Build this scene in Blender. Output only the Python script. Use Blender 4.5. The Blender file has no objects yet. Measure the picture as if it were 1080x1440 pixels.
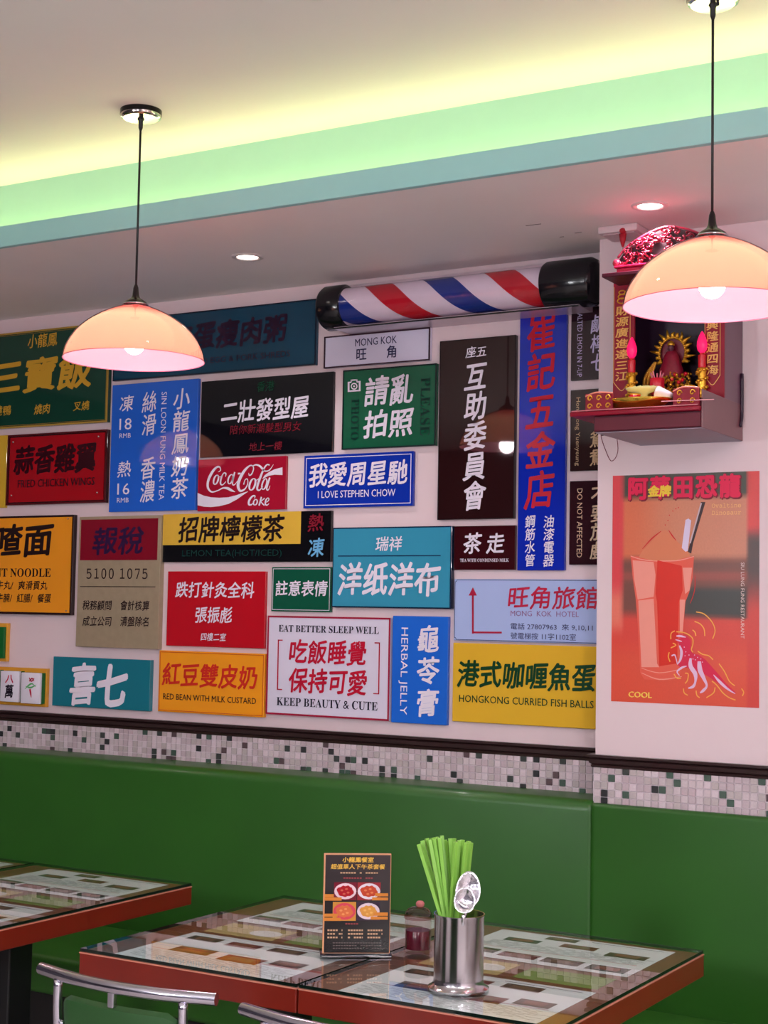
import bpy, bmesh, math, random
from mathutils import Vector, Matrix
random.seed(7)
C = bpy.context.scene.collection
SC = bpy.context.scene
PI = math.pi

# ------------------------------------------------------------------ camera
F, PITCH, YAW, ROLL = 2158.355, .0675146, .5376863, .0179246
EYE = Vector((0, 0, 1.46))
cy, sy, cp, sp = math.cos(YAW), math.sin(YAW), math.cos(PITCH), math.sin(PITCH)
FWD = Vector((-sy*cp, cy*cp, sp)); RG = Vector((cy, sy, 0)); UPV = RG.cross(FWD)
RR = RG*math.cos(ROLL) + UPV*math.sin(ROLL); UU = -RG*math.sin(ROLL) + UPV*math.cos(ROLL)
cam = bpy.data.cameras.new('camera'); camo = bpy.data.objects.new('camera', cam); C.objects.link(camo)
cam.sensor_fit = 'VERTICAL'; cam.sensor_height = 24; cam.lens = F/1440*24; cam.clip_start = .05
camo.matrix_world = Matrix(((RR.x, UU.x, -FWD.x, EYE.x), (RR.y, UU.y, -FWD.y, EYE.y), (RR.z, UU.z, -FWD.z, EYE.z), (0, 0, 0, 1)))
SC.camera = camo

# ------------------------------------------------------------------ world, exposure, cove light, added fill lights
SC.view_settings.view_transform = 'Standard'; SC.view_settings.look = 'None'
SC.view_settings.gamma = 1; SC.view_settings.use_curve_mapping = False
SC.view_settings.exposure = 0.3
w = bpy.data.worlds.new('world'); SC.world = w; w.use_nodes = True
w.node_tree.nodes['Background'].inputs[0].default_value = (.5, .45, .5, 1)
w.node_tree.nodes['Background'].inputs[1].default_value = .1
def area(name, loc, size, power, col, rot=(0, 0, 0)):
    l = bpy.data.lights.new(name, 'AREA'); l.shape = 'RECTANGLE'; l.size, l.size_y = size; l.energy = power; l.color = col
    o = bpy.data.objects.new(name, l); o.location = loc; o.rotation_euler = rot; C.objects.link(o); return o
def point(name, loc, power, col, r=.02):
    l = bpy.data.lights.new(name, 'POINT'); l.energy = power; l.color = col; l.shadow_soft_size = r
    o = bpy.data.objects.new(name, l); o.location = loc; C.objects.link(o); return o
def spot(name, loc, power, col, ang=1.9, blend=.8, r=.03):
    l = bpy.data.lights.new(name, 'SPOT'); l.energy = power; l.color = col; l.spot_size = ang; l.spot_blend = blend; l.shadow_soft_size = r
    o = bpy.data.objects.new(name, l); o.location = loc; C.objects.link(o); return o
FILL_COL = (.94, .965, 1)
FILL_PANELS = [(1.2, .2), (1.2, -1.2)]      # added ceiling panels behind the camera, unseen fill light
for (x, y) in FILL_PANELS:
    area('fill_panel_light', (x, y, 2.690), (.58, .58), 55, FILL_COL)
area('cove_light', (-2.0, 3.252, 2.548), (7.6, .012), 3.8, (1, .985, .64), (PI+math.radians(52), 0, 0))
FILL_GLOBES = [(-2.5, -1.0, 1.85, 960), (-1.1, -.8, 1.85, 640), (.6, .5, 1.85, 250), (1.5, 2.0, 1.85, 100)]     # added globe lamps, unseen, to lift the light on ceiling and signs
for g in FILL_GLOBES: point('fill_globe_light', g[:3], g[3], FILL_COL, .11)

# ------------------------------------------------------------------ helpers
def hit(px, py, n, d):
    v = FWD + RR*((px-540)/F) - UU*((py-720)/F)
    t = (d-EYE[n])/v[n]; return EYE + v*t
def P(px, py, Y): return hit(px, py, 1, Y)
def PZ(px, py, Z): return hit(px, py, 2, Z)
def lin(c): return tuple(((v/255)/12.92 if v/255 <= .04045 else ((v/255+.055)/1.055)**2.4) for v in c)
MATS = {}
def M(name, col, rough=.5, metal=0., spec=.5, var=.06, scale=30, bump=0., coat=0., emit=None, es=1, sheen=0):
    if name in MATS: return MATS[name]
    m = bpy.data.materials.new(name); m.use_nodes = True; nt = m.node_tree; b = nt.nodes['Principled BSDF']
    c = lin(col)
    n = nt.nodes.new('ShaderNodeTexNoise'); n.inputs['Scale'].default_value = scale; n.inputs['Detail'].default_value = 4
    tc = nt.nodes.new('ShaderNodeTexCoord'); nt.links.new(tc.outputs['Object'], n.inputs['Vector'])
    mx = nt.nodes.new('ShaderNodeMix'); mx.data_type = 'RGBA'
    mx.inputs['A'].default_value = (*[max(0, v*(1-var)) for v in c], 1); mx.inputs['B'].default_value = (*[min(1, v*(1+var)) for v in c], 1)
    nt.links.new(n.outputs['Fac'], mx.inputs['Factor']); nt.links.new(mx.outputs['Result'], b.inputs['Base Color'])
    b.inputs['Roughness'].default_value = rough; b.inputs['Metallic'].default_value = metal
    b.inputs['Specular IOR Level'].default_value = spec; b.inputs['Coat Weight'].default_value = coat
    b.inputs['Coat Roughness'].default_value = .05
    if bump:
        bp = nt.nodes.new('ShaderNodeBump'); bp.inputs['Strength'].default_value = bump; bp.inputs['Distance'].default_value = .002
        nt.links.new(n.outputs['Fac'], bp.inputs['Height']); nt.links.new(bp.outputs['Normal'], b.inputs['Normal'])
    if emit:
        b.inputs['Emission Color'].default_value = (*lin(emit), 1); b.inputs['Emission Strength'].default_value = es
    MATS[name] = m; return m
def ink(col, rough=.35): return M('ink_%d_%d_%d' % tuple(col), col, rough, spec=.22, var=.03)
def thin_glass(name, tint=(1, 1, 1), gloss=1.0, ior=1.5, rough=.01):
    if name in MATS: return MATS[name]
    m = bpy.data.materials.new(name); m.use_nodes = True; nt = m.node_tree; nt.nodes.clear()
    o = nt.nodes.new('ShaderNodeOutputMaterial'); t = nt.nodes.new('ShaderNodeBsdfTransparent'); g = nt.nodes.new('ShaderNodeBsdfGlossy')
    f = nt.nodes.new('ShaderNodeFresnel'); f.inputs[0].default_value = ior; x = nt.nodes.new('ShaderNodeMixShader')
    t.inputs[0].default_value = (*tint, 1); g.inputs['Roughness'].default_value = rough; g.inputs[0].default_value = (gloss, gloss, gloss, 1)
    ge = nt.nodes.new('ShaderNodeNewGeometry'); iv = nt.nodes.new('ShaderNodeMath'); iv.operation = 'SUBTRACT'; iv.inputs[0].default_value = 1
    mu_ = nt.nodes.new('ShaderNodeMath'); mu_.operation = 'MULTIPLY'; nt.links.new(ge.outputs['Backfacing'], iv.inputs[1])
    nt.links.new(f.outputs[0], mu_.inputs[0]); nt.links.new(iv.outputs[0], mu_.inputs[1])
    nt.links.new(mu_.outputs[0], x.inputs[0]); nt.links.new(t.outputs[0], x.inputs[1]); nt.links.new(g.outputs[0], x.inputs[2])
    nt.links.new(x.outputs[0], o.inputs[0]); MATS[name] = m; return m
def attr_mat(name, rough=.4, coat=0.):
    if name in MATS: return MATS[name]
    m = bpy.data.materials.new(name); m.use_nodes = True; nt = m.node_tree; b = nt.nodes['Principled BSDF']
    a = nt.nodes.new('ShaderNodeAttribute'); a.attribute_name = 'print'
    n = nt.nodes.new('ShaderNodeTexNoise'); n.inputs['Scale'].default_value = 90
    mx = nt.nodes.new('ShaderNodeMix'); mx.data_type = 'RGBA'; mx.blend_type = 'OVERLAY'; mx.inputs['Factor'].default_value = .12
    nt.links.new(a.outputs['Color'], mx.inputs['A']); nt.links.new(n.outputs['Fac'], mx.inputs['B'])
    nt.links.new(mx.outputs['Result'], b.inputs['Base Color']); b.inputs['Roughness'].default_value = rough; b.inputs['Coat Weight'].default_value = coat
    MATS[name] = m; return m

def link(name, me, parent=None, loc=None):
    o = bpy.data.objects.new(name, me); C.objects.link(o)
    if loc is not None: o.location = loc
    if parent is not None: o.parent = parent
    return o
def obj(name, bm, mat, parent=None, smooth=False, local=False):
    """bm in world coordinates (local=True: in the parent's frame)"""
    if parent is not None and not local:
        off = Vector(parent.location); q = parent.parent
        while q is not None: off = off + Vector(q.location); q = q.parent
        bmesh.ops.translate(bm, vec=-off, verts=bm.verts)
    me = bpy.data.meshes.new(name); bm.normal_update(); bm.to_mesh(me); bm.free()
    for m in (mat if isinstance(mat, (list, tuple)) else [mat]): me.materials.append(m)
    if smooth:
        for p in me.polygons: p.use_smooth = True
    if smooth == 'auto':
        try: me.set_sharp_from_angle(angle=math.radians(38))
        except Exception: pass
    o = link(name, me, parent)
    return o
def thing(name, label, cat, loc=(0, 0, 0), rz=0, group=None):
    o = bpy.data.objects.new(name, None); C.objects.link(o); o.location = loc; o.rotation_euler = (0, 0, rz)
    o.empty_display_size = .05
    o['label'] = label; o['category'] = cat
    if group: o['group'] = group
    return o
def tag(o, label, cat, group=None):
    o['label'] = label; o['category'] = cat
    if group: o['group'] = group
    return o
def struct(name, bm, mat, parent=None, smooth=False):
    o = obj(name, bm, mat, parent, smooth)
    if parent is None: o['kind'] = 'structure'
    return o
def box(bm, x0, x1, y0, y1, z0, z1, bev=0., seg=2, mi=0):
    vs = [bm.verts.new((x, y, z)) for x in (x0, x1) for y in (y0, y1) for z in (z0, z1)]
    fs = [bm.faces.new([vs[i] for i in q]) for q in ((0, 1, 3, 2), (4, 6, 7, 5), (0, 4, 5, 1), (2, 3, 7, 6), (0, 2, 6, 4), (1, 5, 7, 3))]
    for f in fs: f.material_index = mi
    if bev > 0:
        es = list({e for f in fs for e in f.edges})
        r = bmesh.ops.bevel(bm, geom=es, offset=bev, segments=seg, profile=.5, affect='EDGES')
        for f in r['faces']: f.material_index = mi
    return bm
def B(*a, **k): return box(bmesh.new(), *a, **k)
def lathe(bm, prof, c=(0, 0, 0), n=32, mi=0, sx=1, sy_=1, mat=None, wob=0, wn=8):
    """prof: (r, z) list"""
    rings = []
    for r, z in prof:
        ring = []
        for i in range(n):
            a = 2*PI*i/n; rr = r*(1+wob*math.cos(wn*a))
            v = Vector((rr*math.cos(a)*sx, rr*math.sin(a)*sy_, z))
            if mat: v = mat @ v
            ring.append(bm.verts.new(v+Vector(c)))
        rings.append(ring)
    for a, b in zip(rings, rings[1:]):
        for i in range(n):
            f = bm.faces.new((a[i], a[(i+1) % n], b[(i+1) % n], b[i])); f.material_index = mi
    return rings
def capr(bm, ring, mi=0, flip=False):
    f = bm.faces.new(ring[::-1] if flip else ring); f.material_index = mi
def catmull(pts, k=8):
    out = []
    n = len(pts)
    for i in range(n-1):
        p0 = pts[max(i-1, 0)]; p1 = pts[i]; p2 = pts[i+1]; p3 = pts[min(i+2, n-1)]
        for j in range(k):
            t = j/k
            out.append(tuple(.5*((2*b)+(-a+c)*t+(2*a-5*b+4*c-d)*t*t+(-a+3*b-3*c+d)*t**3) for a, b, c, d in zip(p0, p1, p2, p3)))
    out.append(tuple(pts[-1])); return out
def tube(bm, pts, r, n=10, k=6, cap=True, mi=0):
    """pts: (x,y,z) or (x,y,z,r)"""
    ps = [tuple(p) + ((r,) if len(p) == 3 else ()) for p in pts]
    if k > 1 and len(ps) > 2: ps = catmull(ps, k)
    prev = None; first = None; ref = None
    for i, p in enumerate(ps):
        a = Vector(ps[max(i-1, 0)][:3]); b = Vector(ps[min(i+1, len(ps)-1)][:3]); t = (b-a)
        if t.length < 1e-9: t = Vector((0, 0, 1))
        t.normalize()
        if ref is None: ref = Vector((0, 0, 1)) if abs(t.z) < .9 else Vector((1, 0, 0))
        u = t.cross(ref).normalized(); v = u.cross(t); ref = v
        ring = [bm.verts.new(Vector(p[:3])+(u*math.cos(2*PI*j/n)+v*math.sin(2*PI*j/n))*p[3]) for j in range(n)]
        if prev:
            for j in range(n):
                f = bm.faces.new((prev[j], prev[(j+1) % n], ring[(j+1) % n], ring[j])); f.material_index = mi
        else: first = ring
        prev = ring
    if cap:
        try: capr(bm, first, mi, True); capr(bm, prev, mi)
        except Exception: pass
    return bm
def ball(bm, c, r, sx=1, sy_=1, sz=1, sub=2, mi=0, M_=None):
    m = Matrix.Translation(c) @ (M_ or Matrix()) @ Matrix.Diagonal((r*sx, r*sy_, r*sz, 1))
    g = bmesh.ops.create_icosphere(bm, subdivisions=sub, radius=1, matrix=m)
    for v in g['verts']:
        for f in v.link_faces: f.material_index = mi

# ---- glyphs: flat meshes made from the built-in font, in em units
GC = {}
def glyph(s, off=0.):
    k = (s, off)
    if k in GC: return GC[k]
    cu = bpy.data.curves.new('g', 'FONT'); cu.body = s; cu.resolution_u = 2 if len(s) == 1 else 2; cu.offset = off; cu.dimensions = '2D'; cu.fill_mode = 'FRONT'
    o = bpy.data.objects.new('g', cu)
    me = bpy.data.meshes.new_from_object(o)
    vs = [(v.co.x, v.co.y) for v in me.vertices]; fs = [tuple(p.vertices) for p in me.polygons]
    bpy.data.meshes.remove(me); bpy.data.objects.remove(o); bpy.data.curves.remove(cu)
    GC[k] = (vs, fs); return GC[k]
def serif(s):
    o = ''
    for ch in s:
        if 'A' <= ch <= 'Z': o += chr(0x1D400+ord(ch)-65)
        elif 'a' <= ch <= 'z': o += chr(0x1D41A+ord(ch)-97)
        elif '0' <= ch <= '9': o += chr(0x1D7CE+ord(ch)-48)
        else: o += ch
    return o
def mono(s):
    o = ''
    for ch in s:
        if 'A' <= ch <= 'Z': o += chr(0x1D670+ord(ch)-65)
        elif 'a' <= ch <= 'z': o += chr(0x1D68A+ord(ch)-97)
        elif '0' <= ch <= '9': o += chr(0x1D7F6+ord(ch)-48)
        else: o += ch
    return o
class Flat:
    """collects flat shapes in (u, v) of a vertical plane"""
    def __init__(s): s.v = []; s.f = []; s.d = []
    def add(s, vs, fs, d=0.):
        b = len(s.v); s.v += vs; s.d += [d]*len(vs); s.f += [tuple(i+b for i in f) for f in fs]
    def rect(s, u0, u1, v0, v1): s.add([(u0, v0), (u1, v0), (u1, v1), (u0, v1)], [(0, 1, 2, 3)])
    def frame(s, u0, u1, v0, v1, t):
        s.rect(u0, u1, v0, v0+t); s.rect(u0, u1, v1-t, v1); s.rect(u0, u0+t, v0+t, v1-t); s.rect(u1-t, u1, v0+t, v1-t)
    def poly(s, pts): s.add(list(pts), [tuple(range(len(pts)))])
    def ribbon(s, pts, k=6, closed=False):
        q = catmull(pts, k); vs = []
        for i, p in enumerate(q):
            a = q[max(i-1, 0)]; b = q[min(i+1, len(q)-1)]
            if closed and (i == 0 or i == len(q)-1): a = q[-2]; b = q[1]
            dx, dy = b[0]-a[0], b[1]-a[1]; L = math.hypot(dx, dy) or 1
            nx, ny = -dy/L*p[2]/2, dx/L*p[2]/2
            vs += [(p[0]+nx, p[1]+ny), (p[0]-nx, p[1]-ny)]
        s.add(vs, [(2*i, 2*i+1, 2*i+3, 2*i+2) for i in range(len(q)-1)])
    def cjk(s, ch, uc, vc, w_, h_, wt=.012, brush=1.):
        vs, fs = glyph(ch)
        ph = (ord(ch) % 17)/17*6.28
        out = []
        for x, y in vs:
            a = x-.5; b = y-.38
            if brush:
                b2 = b + a*.07*brush + .012*math.sin(9*a+ph)*brush
                a2 = a + b*.10*brush + .012*math.sin(8*b+ph)*brush
                a, b = a2, b2
            out.append((uc+a*w_, vc+b*h_))
        w2 = wt*.95
        for k, (dx, dy) in enumerate(((0, 0),) if wt < .006 else ((-1, -.5), (-.3, 1), (1, .4), (.4, -1)) if wt < .02 else ((-1, -.4), (-.6, .7), (.1, 1.05), (.8, .6), (1, -.3), (.2, -1))):
            s.add([(x+dx*w2*w_, y+dy*w2*h_) for x, y in out], fs, k*5e-5)
    def H(s, t, u0, u1, vc, h_, wt=.012, brush=1., dv=0, fill=1.0):
        n = len(t); cw = (u1-u0)/n
        for i, ch in enumerate(t):
            if ch != ' ': s.cjk(ch, u0+cw*(i+.5), vc+dv*((i+.5)/n-.5), cw*fill, h_, wt, brush)
    def V(s, t, uc, v0, v1, w_, wt=.012, brush=1., du=0, fill=1.0):
        n = len(t); ch_ = (v0-v1)/n
        for i, ch in enumerate(t):
            if ch != ' ': s.cjk(ch, uc+du*((i+.5)/n-.5), v0-ch_*(i+.5), w_, ch_*fill, wt, brush)
    def L(s, t, u0, u1, vc, h_, wt=0., dv=0):
        vs, fs = glyph(t)
        xs = [v[0] for v in vs]; ys = [v[1] for v in vs]; a, b, c, d = min(xs), max(xs), min(ys), max(ys)
        for k in ((0,) if wt <= 0 else (-1, 1)):
            s.add([(u0+(x-a)/(b-a)*(u1-u0)+k*wt*h_*1.2, vc+((y-c)/(d-c)-.5)*h_+k*wt*h_*.5) for x, y in vs], fs, k*4e-5)
    def R(s, t, uc, v0, v1, w_, wt=0.):          # turned clockwise, reads downwards
        vs, fs = glyph(t)
        xs = [v[0] for v in vs]; ys = [v[1] for v in vs]; a, b, c, d = min(xs), max(xs), min(ys), max(ys)
        s.add([(uc+((y-c)/(d-c)-.5)*w_, v0-(x-a)/(b-a)*(v0-v1)) for x, y in vs], fs)
    def make(s, name, mat, parent, Y, thick=0., local=False):
        """faces turned to -y at plane Y; thick gives raised pieces a body behind that plane"""
        off = Vector((0, 0, 0))
        if not local: off = Vector(parent.location)
        me = bpy.data.meshes.new(name)
        vs = [(u-off.x, Y-d-off.y, v-off.z) for (u, v), d in zip(s.v, s.d)]
        me.from_pydata(vs, [], s.f); me.update()
        me.materials.append(mat)
        bm = bmesh.new(); bm.from_mesh(me)
        for f in list(bm.faces):
            if f.calc_area() < 1e-12: bm.faces.remove(f)
        bm.normal_update()
        fl = [f for f in bm.faces if f.normal.y > 0]
        if fl: bmesh.ops.reverse_faces(bm, faces=fl)
        if thick:
            r = bmesh.ops.extrude_face_region(bm, geom=list(bm.faces))
            bmesh.ops.translate(bm, vec=(0, -thick, 0), verts=[v for v in r['geom'] if isinstance(v, bmesh.types.BMVert)])
            bmesh.ops.recalc_face_normals(bm, faces=bm.faces)
        bm.to_mesh(me); bm.free()
        return link(name, me, parent)
class Px(Flat):
    """the same, entered in the photograph's coordinates on the plane y = Y"""
    def __init__(s, Y): super().__init__(); s.Y = Y; s.seg = []
    def mark(s): s.seg.append((len(s.v), len(s.f)))
    def parts(s):
        out = []; m = (s.seg or [(0, 0)]) + [(len(s.v), len(s.f))]
        for (a, fa), (b, fb) in zip(m, m[1:]):
            if b > a:
                g = Px(s.Y); g.v = s.v[a:b]; g.d = s.d[a:b]; g.f = [tuple(i-a for i in q) for q in s.f[fa:fb]]; out.append(g)
        return out
    def p(s, x, y): q = P(x, y, s.Y); return (q.x, q.z)
    def sc(s, x, y, h_): return s.p(x, y-h_/2)[1]-s.p(x, y+h_/2)[1]
    def pH(s, t, xa, ya, xb, yb, h_, wt=.012, brush=1., fill=1.0):
        s.mark(); A = s.p(xa, ya); D = s.p(xb, yb); s.H(t, A[0], D[0], (A[1]+D[1])/2, s.sc((xa+xb)/2, (ya+yb)/2, h_)*1.08, wt, brush, 0, fill)
    def pC(s, ch, x, y, w_, h_, wt=.012, brush=1.):
        s.mark(); A = s.p(x-w_/2, y); D = s.p(x+w_/2, y); s.cjk(ch, (A[0]+D[0])/2, A[1], (D[0]-A[0])*1.05, s.sc(x, y, h_)*1.08, wt, brush)
    def pV(s, t, xa, ya, xb, yb, w_, wt=.012, brush=1., fill=1.0):
        s.mark(); A = s.p(xa, ya); D = s.p(xb, yb); m = s.p((xa+xb)/2-w_/2, (ya+yb)/2)[0]; n = s.p((xa+xb)/2+w_/2, (ya+yb)/2)[0]
        s.V(t, (m+n)/2, A[1], D[1], (n-m)*1.05, wt, brush, 0, fill)
    def pL(s, t, xa, ya, xb, yb, h_, wt=0.):
        s.mark(); A = s.p(xa, ya); D = s.p(xb, yb); s.L(t, A[0], D[0], (A[1]+D[1])/2, s.sc((xa+xb)/2, (ya+yb)/2, h_), wt)
    def pR(s, t, xa, ya, xb, yb, w_, wt=0.):
        s.mark(); A = s.p(xa, ya); D = s.p(xb, yb); m = s.p((xa+xb)/2-w_/2, (ya+yb)/2)[0]; n = s.p((xa+xb)/2+w_/2, (ya+yb)/2)[0]
        s.R(t, (m+n)/2, A[1], D[1], n-m, wt)
    def pP(s, pts): s.poly([s.p(*q) for q in pts])
    def pS(s, pts, k=5, closed=False):
        out = []
        for x, y, w_ in pts:
            a = s.p(x, y); out.append((a[0], a[1], s.sc(x, y, w_)))
        s.ribbon(out, k, closed)
def rectof(q, Y):
    a = [P(x, y, Y) for x, y in q]
    return (a[0].x+a[3].x)/2, (a[1].x+a[2].x)/2, (a[2].z+a[3].z)/2, (a[0].z+a[1].z)/2
def colorgrid(name, x0, x1, z0, z1, nx, ny, fn, mat, parent, Y, local=False):
    off = Vector((0, 0, 0)) if local else Vector(parent.location)
    vs = []; cols = []
    for j in range(ny+1):
        for i in range(nx+1):
            u, v = i/nx, j/ny; vs.append((x0+(x1-x0)*u-off.x, Y-off.y, z0+(z1-z0)*v-off.z)); cols.append(lin(fn(u, 1-v)))
    fs = [(j*(nx+1)+i, j*(nx+1)+i+1, (j+1)*(nx+1)+i+1, (j+1)*(nx+1)+i) for j in range(ny) for i in range(nx)]
    me = bpy.data.meshes.new(name); me.from_pydata(vs, [], fs)
    a = me.color_attributes.new('print', 'FLOAT_COLOR', 'POINT')
    for i, c in enumerate(cols): a.data[i].color = (*c, 1)
    me.materials.append(mat); return link(name, me, parent)

# ------------------------------------------------------------------ room shell
WY, CYF, CX = 4.0, 3.86, -1.628            # sign wall, column front, column edge
HC, SF = 2.72, 2.50                         # high ceiling, soffit
X0, X1, Y0 = -6.2, 2.4, -2.2
wallm = M('wall_paint', (226, 203, 208), .55, var=.025, scale=6, bump=.05)
roomm = M('room_paint', (205, 190, 190), .7, var=.03, scale=3)
ceilm = M('ceiling_paint', (226, 222, 216), .75, var=.02, scale=5)
soffm = M('soffit_paint', (236, 228, 228), .6, var=.03, scale=5)
mint = M('mint_paint', (172, 216, 192), .7, var=.02)
facm = M('fascia_paint', (150, 198, 200), .6, var=.02)
struct('floor', B(X0, X1, Y0, WY+.1, -.1, 0), M('floor_bounce', (176, 166, 164), .35, var=.2, scale=4))  # floor colour made pale to bounce light up to the soffit
struct('wall_back', B(X0, X1, WY, WY+.1, 0, SF+.02), wallm)
dark = M('room_paint_dimmed', (66, 58, 68), .6, var=.05, scale=3)  # unseen walls darkened so reflections in the boards stay black
struct('wall_left', B(X0-.1, X0, Y0, WY+.1, 0, HC), dark)
struct('wall_right', B(X1, X1+.1, Y0, WY+.1, 0, HC), roomm)
struct('wall_front', B(X0, X1, Y0-.1, Y0, 0, HC), dark)
struct('wall_column', B(CX, X1-.001, CYF, WY-.001, 0, SF-.0005), wallm)
struct('ceiling', B(X0, X1, Y0, 3.285, HC, HC+.08), ceilm)
sf = struct('ceiling_soffit', B(X0, X1, 3.18, WY+.1, SF, 2.522), soffm)
struct('fascia', B(X0, X1, 3.172, 3.19, SF-.0005, 2.561, bev=.0015, seg=1), facm, sf)
struct('cove_wall', B(X0, X1, 3.281, 3.31, 2.522, HC+.02), mint, sf)
obj('led_strip', B(X0+.1, X1-.1, 3.256, 3.270, 2.5225, 2.545), M('led_lit', (255, 250, 190), emit=(255, 246, 160), es=6), sf)
# marks left on the soffit
o = bmesh.new()
for px, py, l in ((750, 316, .022), (813, 327, .01), (790, 333, .006)):
    q = PZ(px, py, SF); box(o, q.x-l, q.x+l, q.y-.0015, q.y+.0015, SF-.0008, SF)
obj('scuff', o, M('scuff', (90, 84, 82), .8), sf)

# mouldings
tm = M('moulding_wood', (48, 27, 28), .28, var=.25, scale=60, coat=.3)
def mould(bm, x0, x1, y, z0, z1, side=False):
    h = z1-z0
    prof = [(0, z0), (.008, z0), (.010, z0+h*.18), (.007, z0+h*.24), (.013, z0+h*.34), (.015, z0+h*.62), (.010, z0+h*.70), (.018, z0+h*.80), (.019, z1), (0, z1)]
    a = [bm.verts.new((x0-(p[0] if side else 0), y-p[0], p[1])) for p in prof]; b = [bm.verts.new((x1, y-p[0], p[1])) for p in prof]
    for i in range(len(prof)-1): bm.faces.new((a[i], b[i], b[i+1], a[i+1]))
    if side:
        c = [bm.verts.new((x0-p[0], WY-.02, p[1])) for p in prof]
        for i in range(len(prof)-1): bm.faces.new((c[i], a[i], a[i+1], c[i+1]))
    else: bm.faces.new(a)
o = bmesh.new(); mould(o, X0, CX, WY, 1.068, 1.105); struct('trim_1', o, tm)
o = bmesh.new(); mould(o, CX, X1, CYF, 1.066, 1.100, True); struct('trim_2', o, tm)

# mosaic band: recessed grout bed and single tiles
PT = .0203
def tile_mesh(name, mat, jig):
    bm = bmesh.new(); s = PT*.455
    box(bm, -s, s, -.0035, 0, -s, s, bev=.0009, seg=1)
    me = bpy.data.meshes.new(name); bm.to_mesh(me); bm.free(); me.materials.append(mat); return me
tcols = [((205, 188, 194), .3), ((192, 172, 180), .35), ((214, 196, 204), .3), ((186, 172, 174), .4)]
dcols = [((68, 72, 70), .2), ((56, 56, 58), .2), ((74, 92, 82), .25), ((94, 76, 80), .25)]
TL_ = [tile_mesh('tile', M('stone_%d' % i, c, r, var=.18, scale=260), 0) for i, (c, r) in enumerate(tcols)]
TD_ = [tile_mesh('tile', M('dark_stone_%d' % i, c, r, var=.15, scale=200), 0) for i, (c, r) in enumerate(dcols)]
groutm = M('grout', (226, 212, 220), .7)
def mosaic(parent, xr, y, zt, nrow, ncol, keep, right=False):
    cnt = 0; st = bmesh.new()
    sgn = 1 if right else -1
    for c in range(ncol):
        for r in range(nrow):
            x = xr + sgn*PT*(c+.5); z = zt - PT*(r+.5)
            me = random.choice(TD_) if random.random() < .10 else random.choice(TL_)
            if cnt < keep:
                ob = link('tile', me, parent, (x, y, z)); cnt += 1
            else:
                s = PT*.455; k = (TL_+TD_).index(me)
                box(st, x-s, x+s, y-.0035, y, z-s, z+s, mi=k)
    if st.verts:
        ob = obj('tile_field', st, [m.materials[0] for m in TL_+TD_], parent); ob['kind'] = 'stuff'
    else: st.free()
band = struct('wall_band_back', B(X0, CX, WY-.004, WY-.0002, .93, 1.075), groutm)
mosaic(band, CX-.003, WY-.004, 1.0725, 5, 224, 300)
band2 = struct('wall_band_column', B(CX-.004, X1, CYF-.004, CYF-.0002, .93, 1.07), groutm)
mosaic(band2, CX-.002, CYF-.004, 1.0700, 5, 40, 200, True)

# ------------------------------------------------------------------ bench
vin = M('green_vinyl', (40, 92, 26), .38, var=.14, scale=5, bump=.25, coat=.1)
vin2 = M('green_vinyl_seat', (48, 104, 30), .4, var=.12, scale=5, bump=.2)
bench = thing('booth_bench', 'long green vinyl booth bench with padded back running along the sign wall', 'bench', (-2.0, 3.6, 0))
sx = P(829, 1200, 3.83).x
def cushion(x0, x1, y0, y1, z0, z1, r):
    bm = bmesh.new(); n = 7
    pr = [(y1, z0), (y0, z0)] + [(y0+r-r*math.cos(a), z1-r+r*math.sin(a)) for a in [PI/2*i/n for i in range(n+1)]] + [(y1, z1)]
    xs = [x0, x0+.004, x0+.012, x1-.012, x1-.004, x1]; rows = []
    for i, x in enumerate(xs):
        d = (.006, .002, 0, 0, .002, .006)[i]
        rows.append([bm.verts.new((x, y+(d if y < y1 else 0), z-(d if z > z0+.01 and y == y1 else 0))) for y, z in pr])
    for a, b in zip(rows, rows[1:]):
        for j in range(len(pr)-1): bm.faces.new((a[j], a[j+1], b[j+1], b[j]))
    bm.faces.new(rows[0][::-1]); bm.faces.new(rows[-1]); bmesh.ops.recalc_face_normals(bm, faces=bm.faces)
    return bm
obj('back_cushion', cushion(-5.9, sx, 3.835, WY-.006, .40, .979, .03), vin, bench, 'auto')
obj('back_cushion', cushion(sx+.001, X1-.02, 3.832, CYF-.006, .40, .973, .012), vin, bench, 'auto')
sc_ = bmesh.new(); box(sc_, -5.9, X1-.02, 3.39, 3.832, .35, .46, bev=.018, seg=4)
obj('seat_cushion', sc_, vin2, bench, 'auto')
obj('bench_base', B(-5.9, X1-.02, 3.46, 3.83, 0, .349), M('bench_base', (26, 20, 20), .6), bench)

# ------------------------------------------------------------------ wall signs
def sign(label, q, col, depth=.012, edge=None, edge_t=.004, rough=.035, side=None, screws=None, bev=.0008, clampx=None):
    Y = WY-depth
    x0, x1, z0, z1 = rectof(q, Y)
    if clampx is not None: x1 = clampx
    t = thing('wall_sign', label, 'sign', ((x0+x1)/2, WY, z0))
    bm = bmesh.new()
    box(bm, x0, x1, Y, WY-.0005, z0, z1, bev=bev, seg=1)
    obj('board', bm, M('acrylic_%d_%d_%d' % tuple(side or col), side or col, rough, spec=.55, var=.03, scale=8), t)
    t['_r'] = 0; del t['_r']
    return t, Y, (x0, x1, z0, z1)
def face(t, Y, r, col, ins, name='panel', rough=.035, thick=.0015):
    x0, x1, z0, z1 = r
    bm = bmesh.new(); box(bm, x0+ins, x1-ins, Y-thick, Y+.0002, z0+ins, z1-ins)
    return obj(name, bm, M('acrylic_%d_%d_%d' % tuple(col), col, rough, var=.03, scale=8), t)
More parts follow.
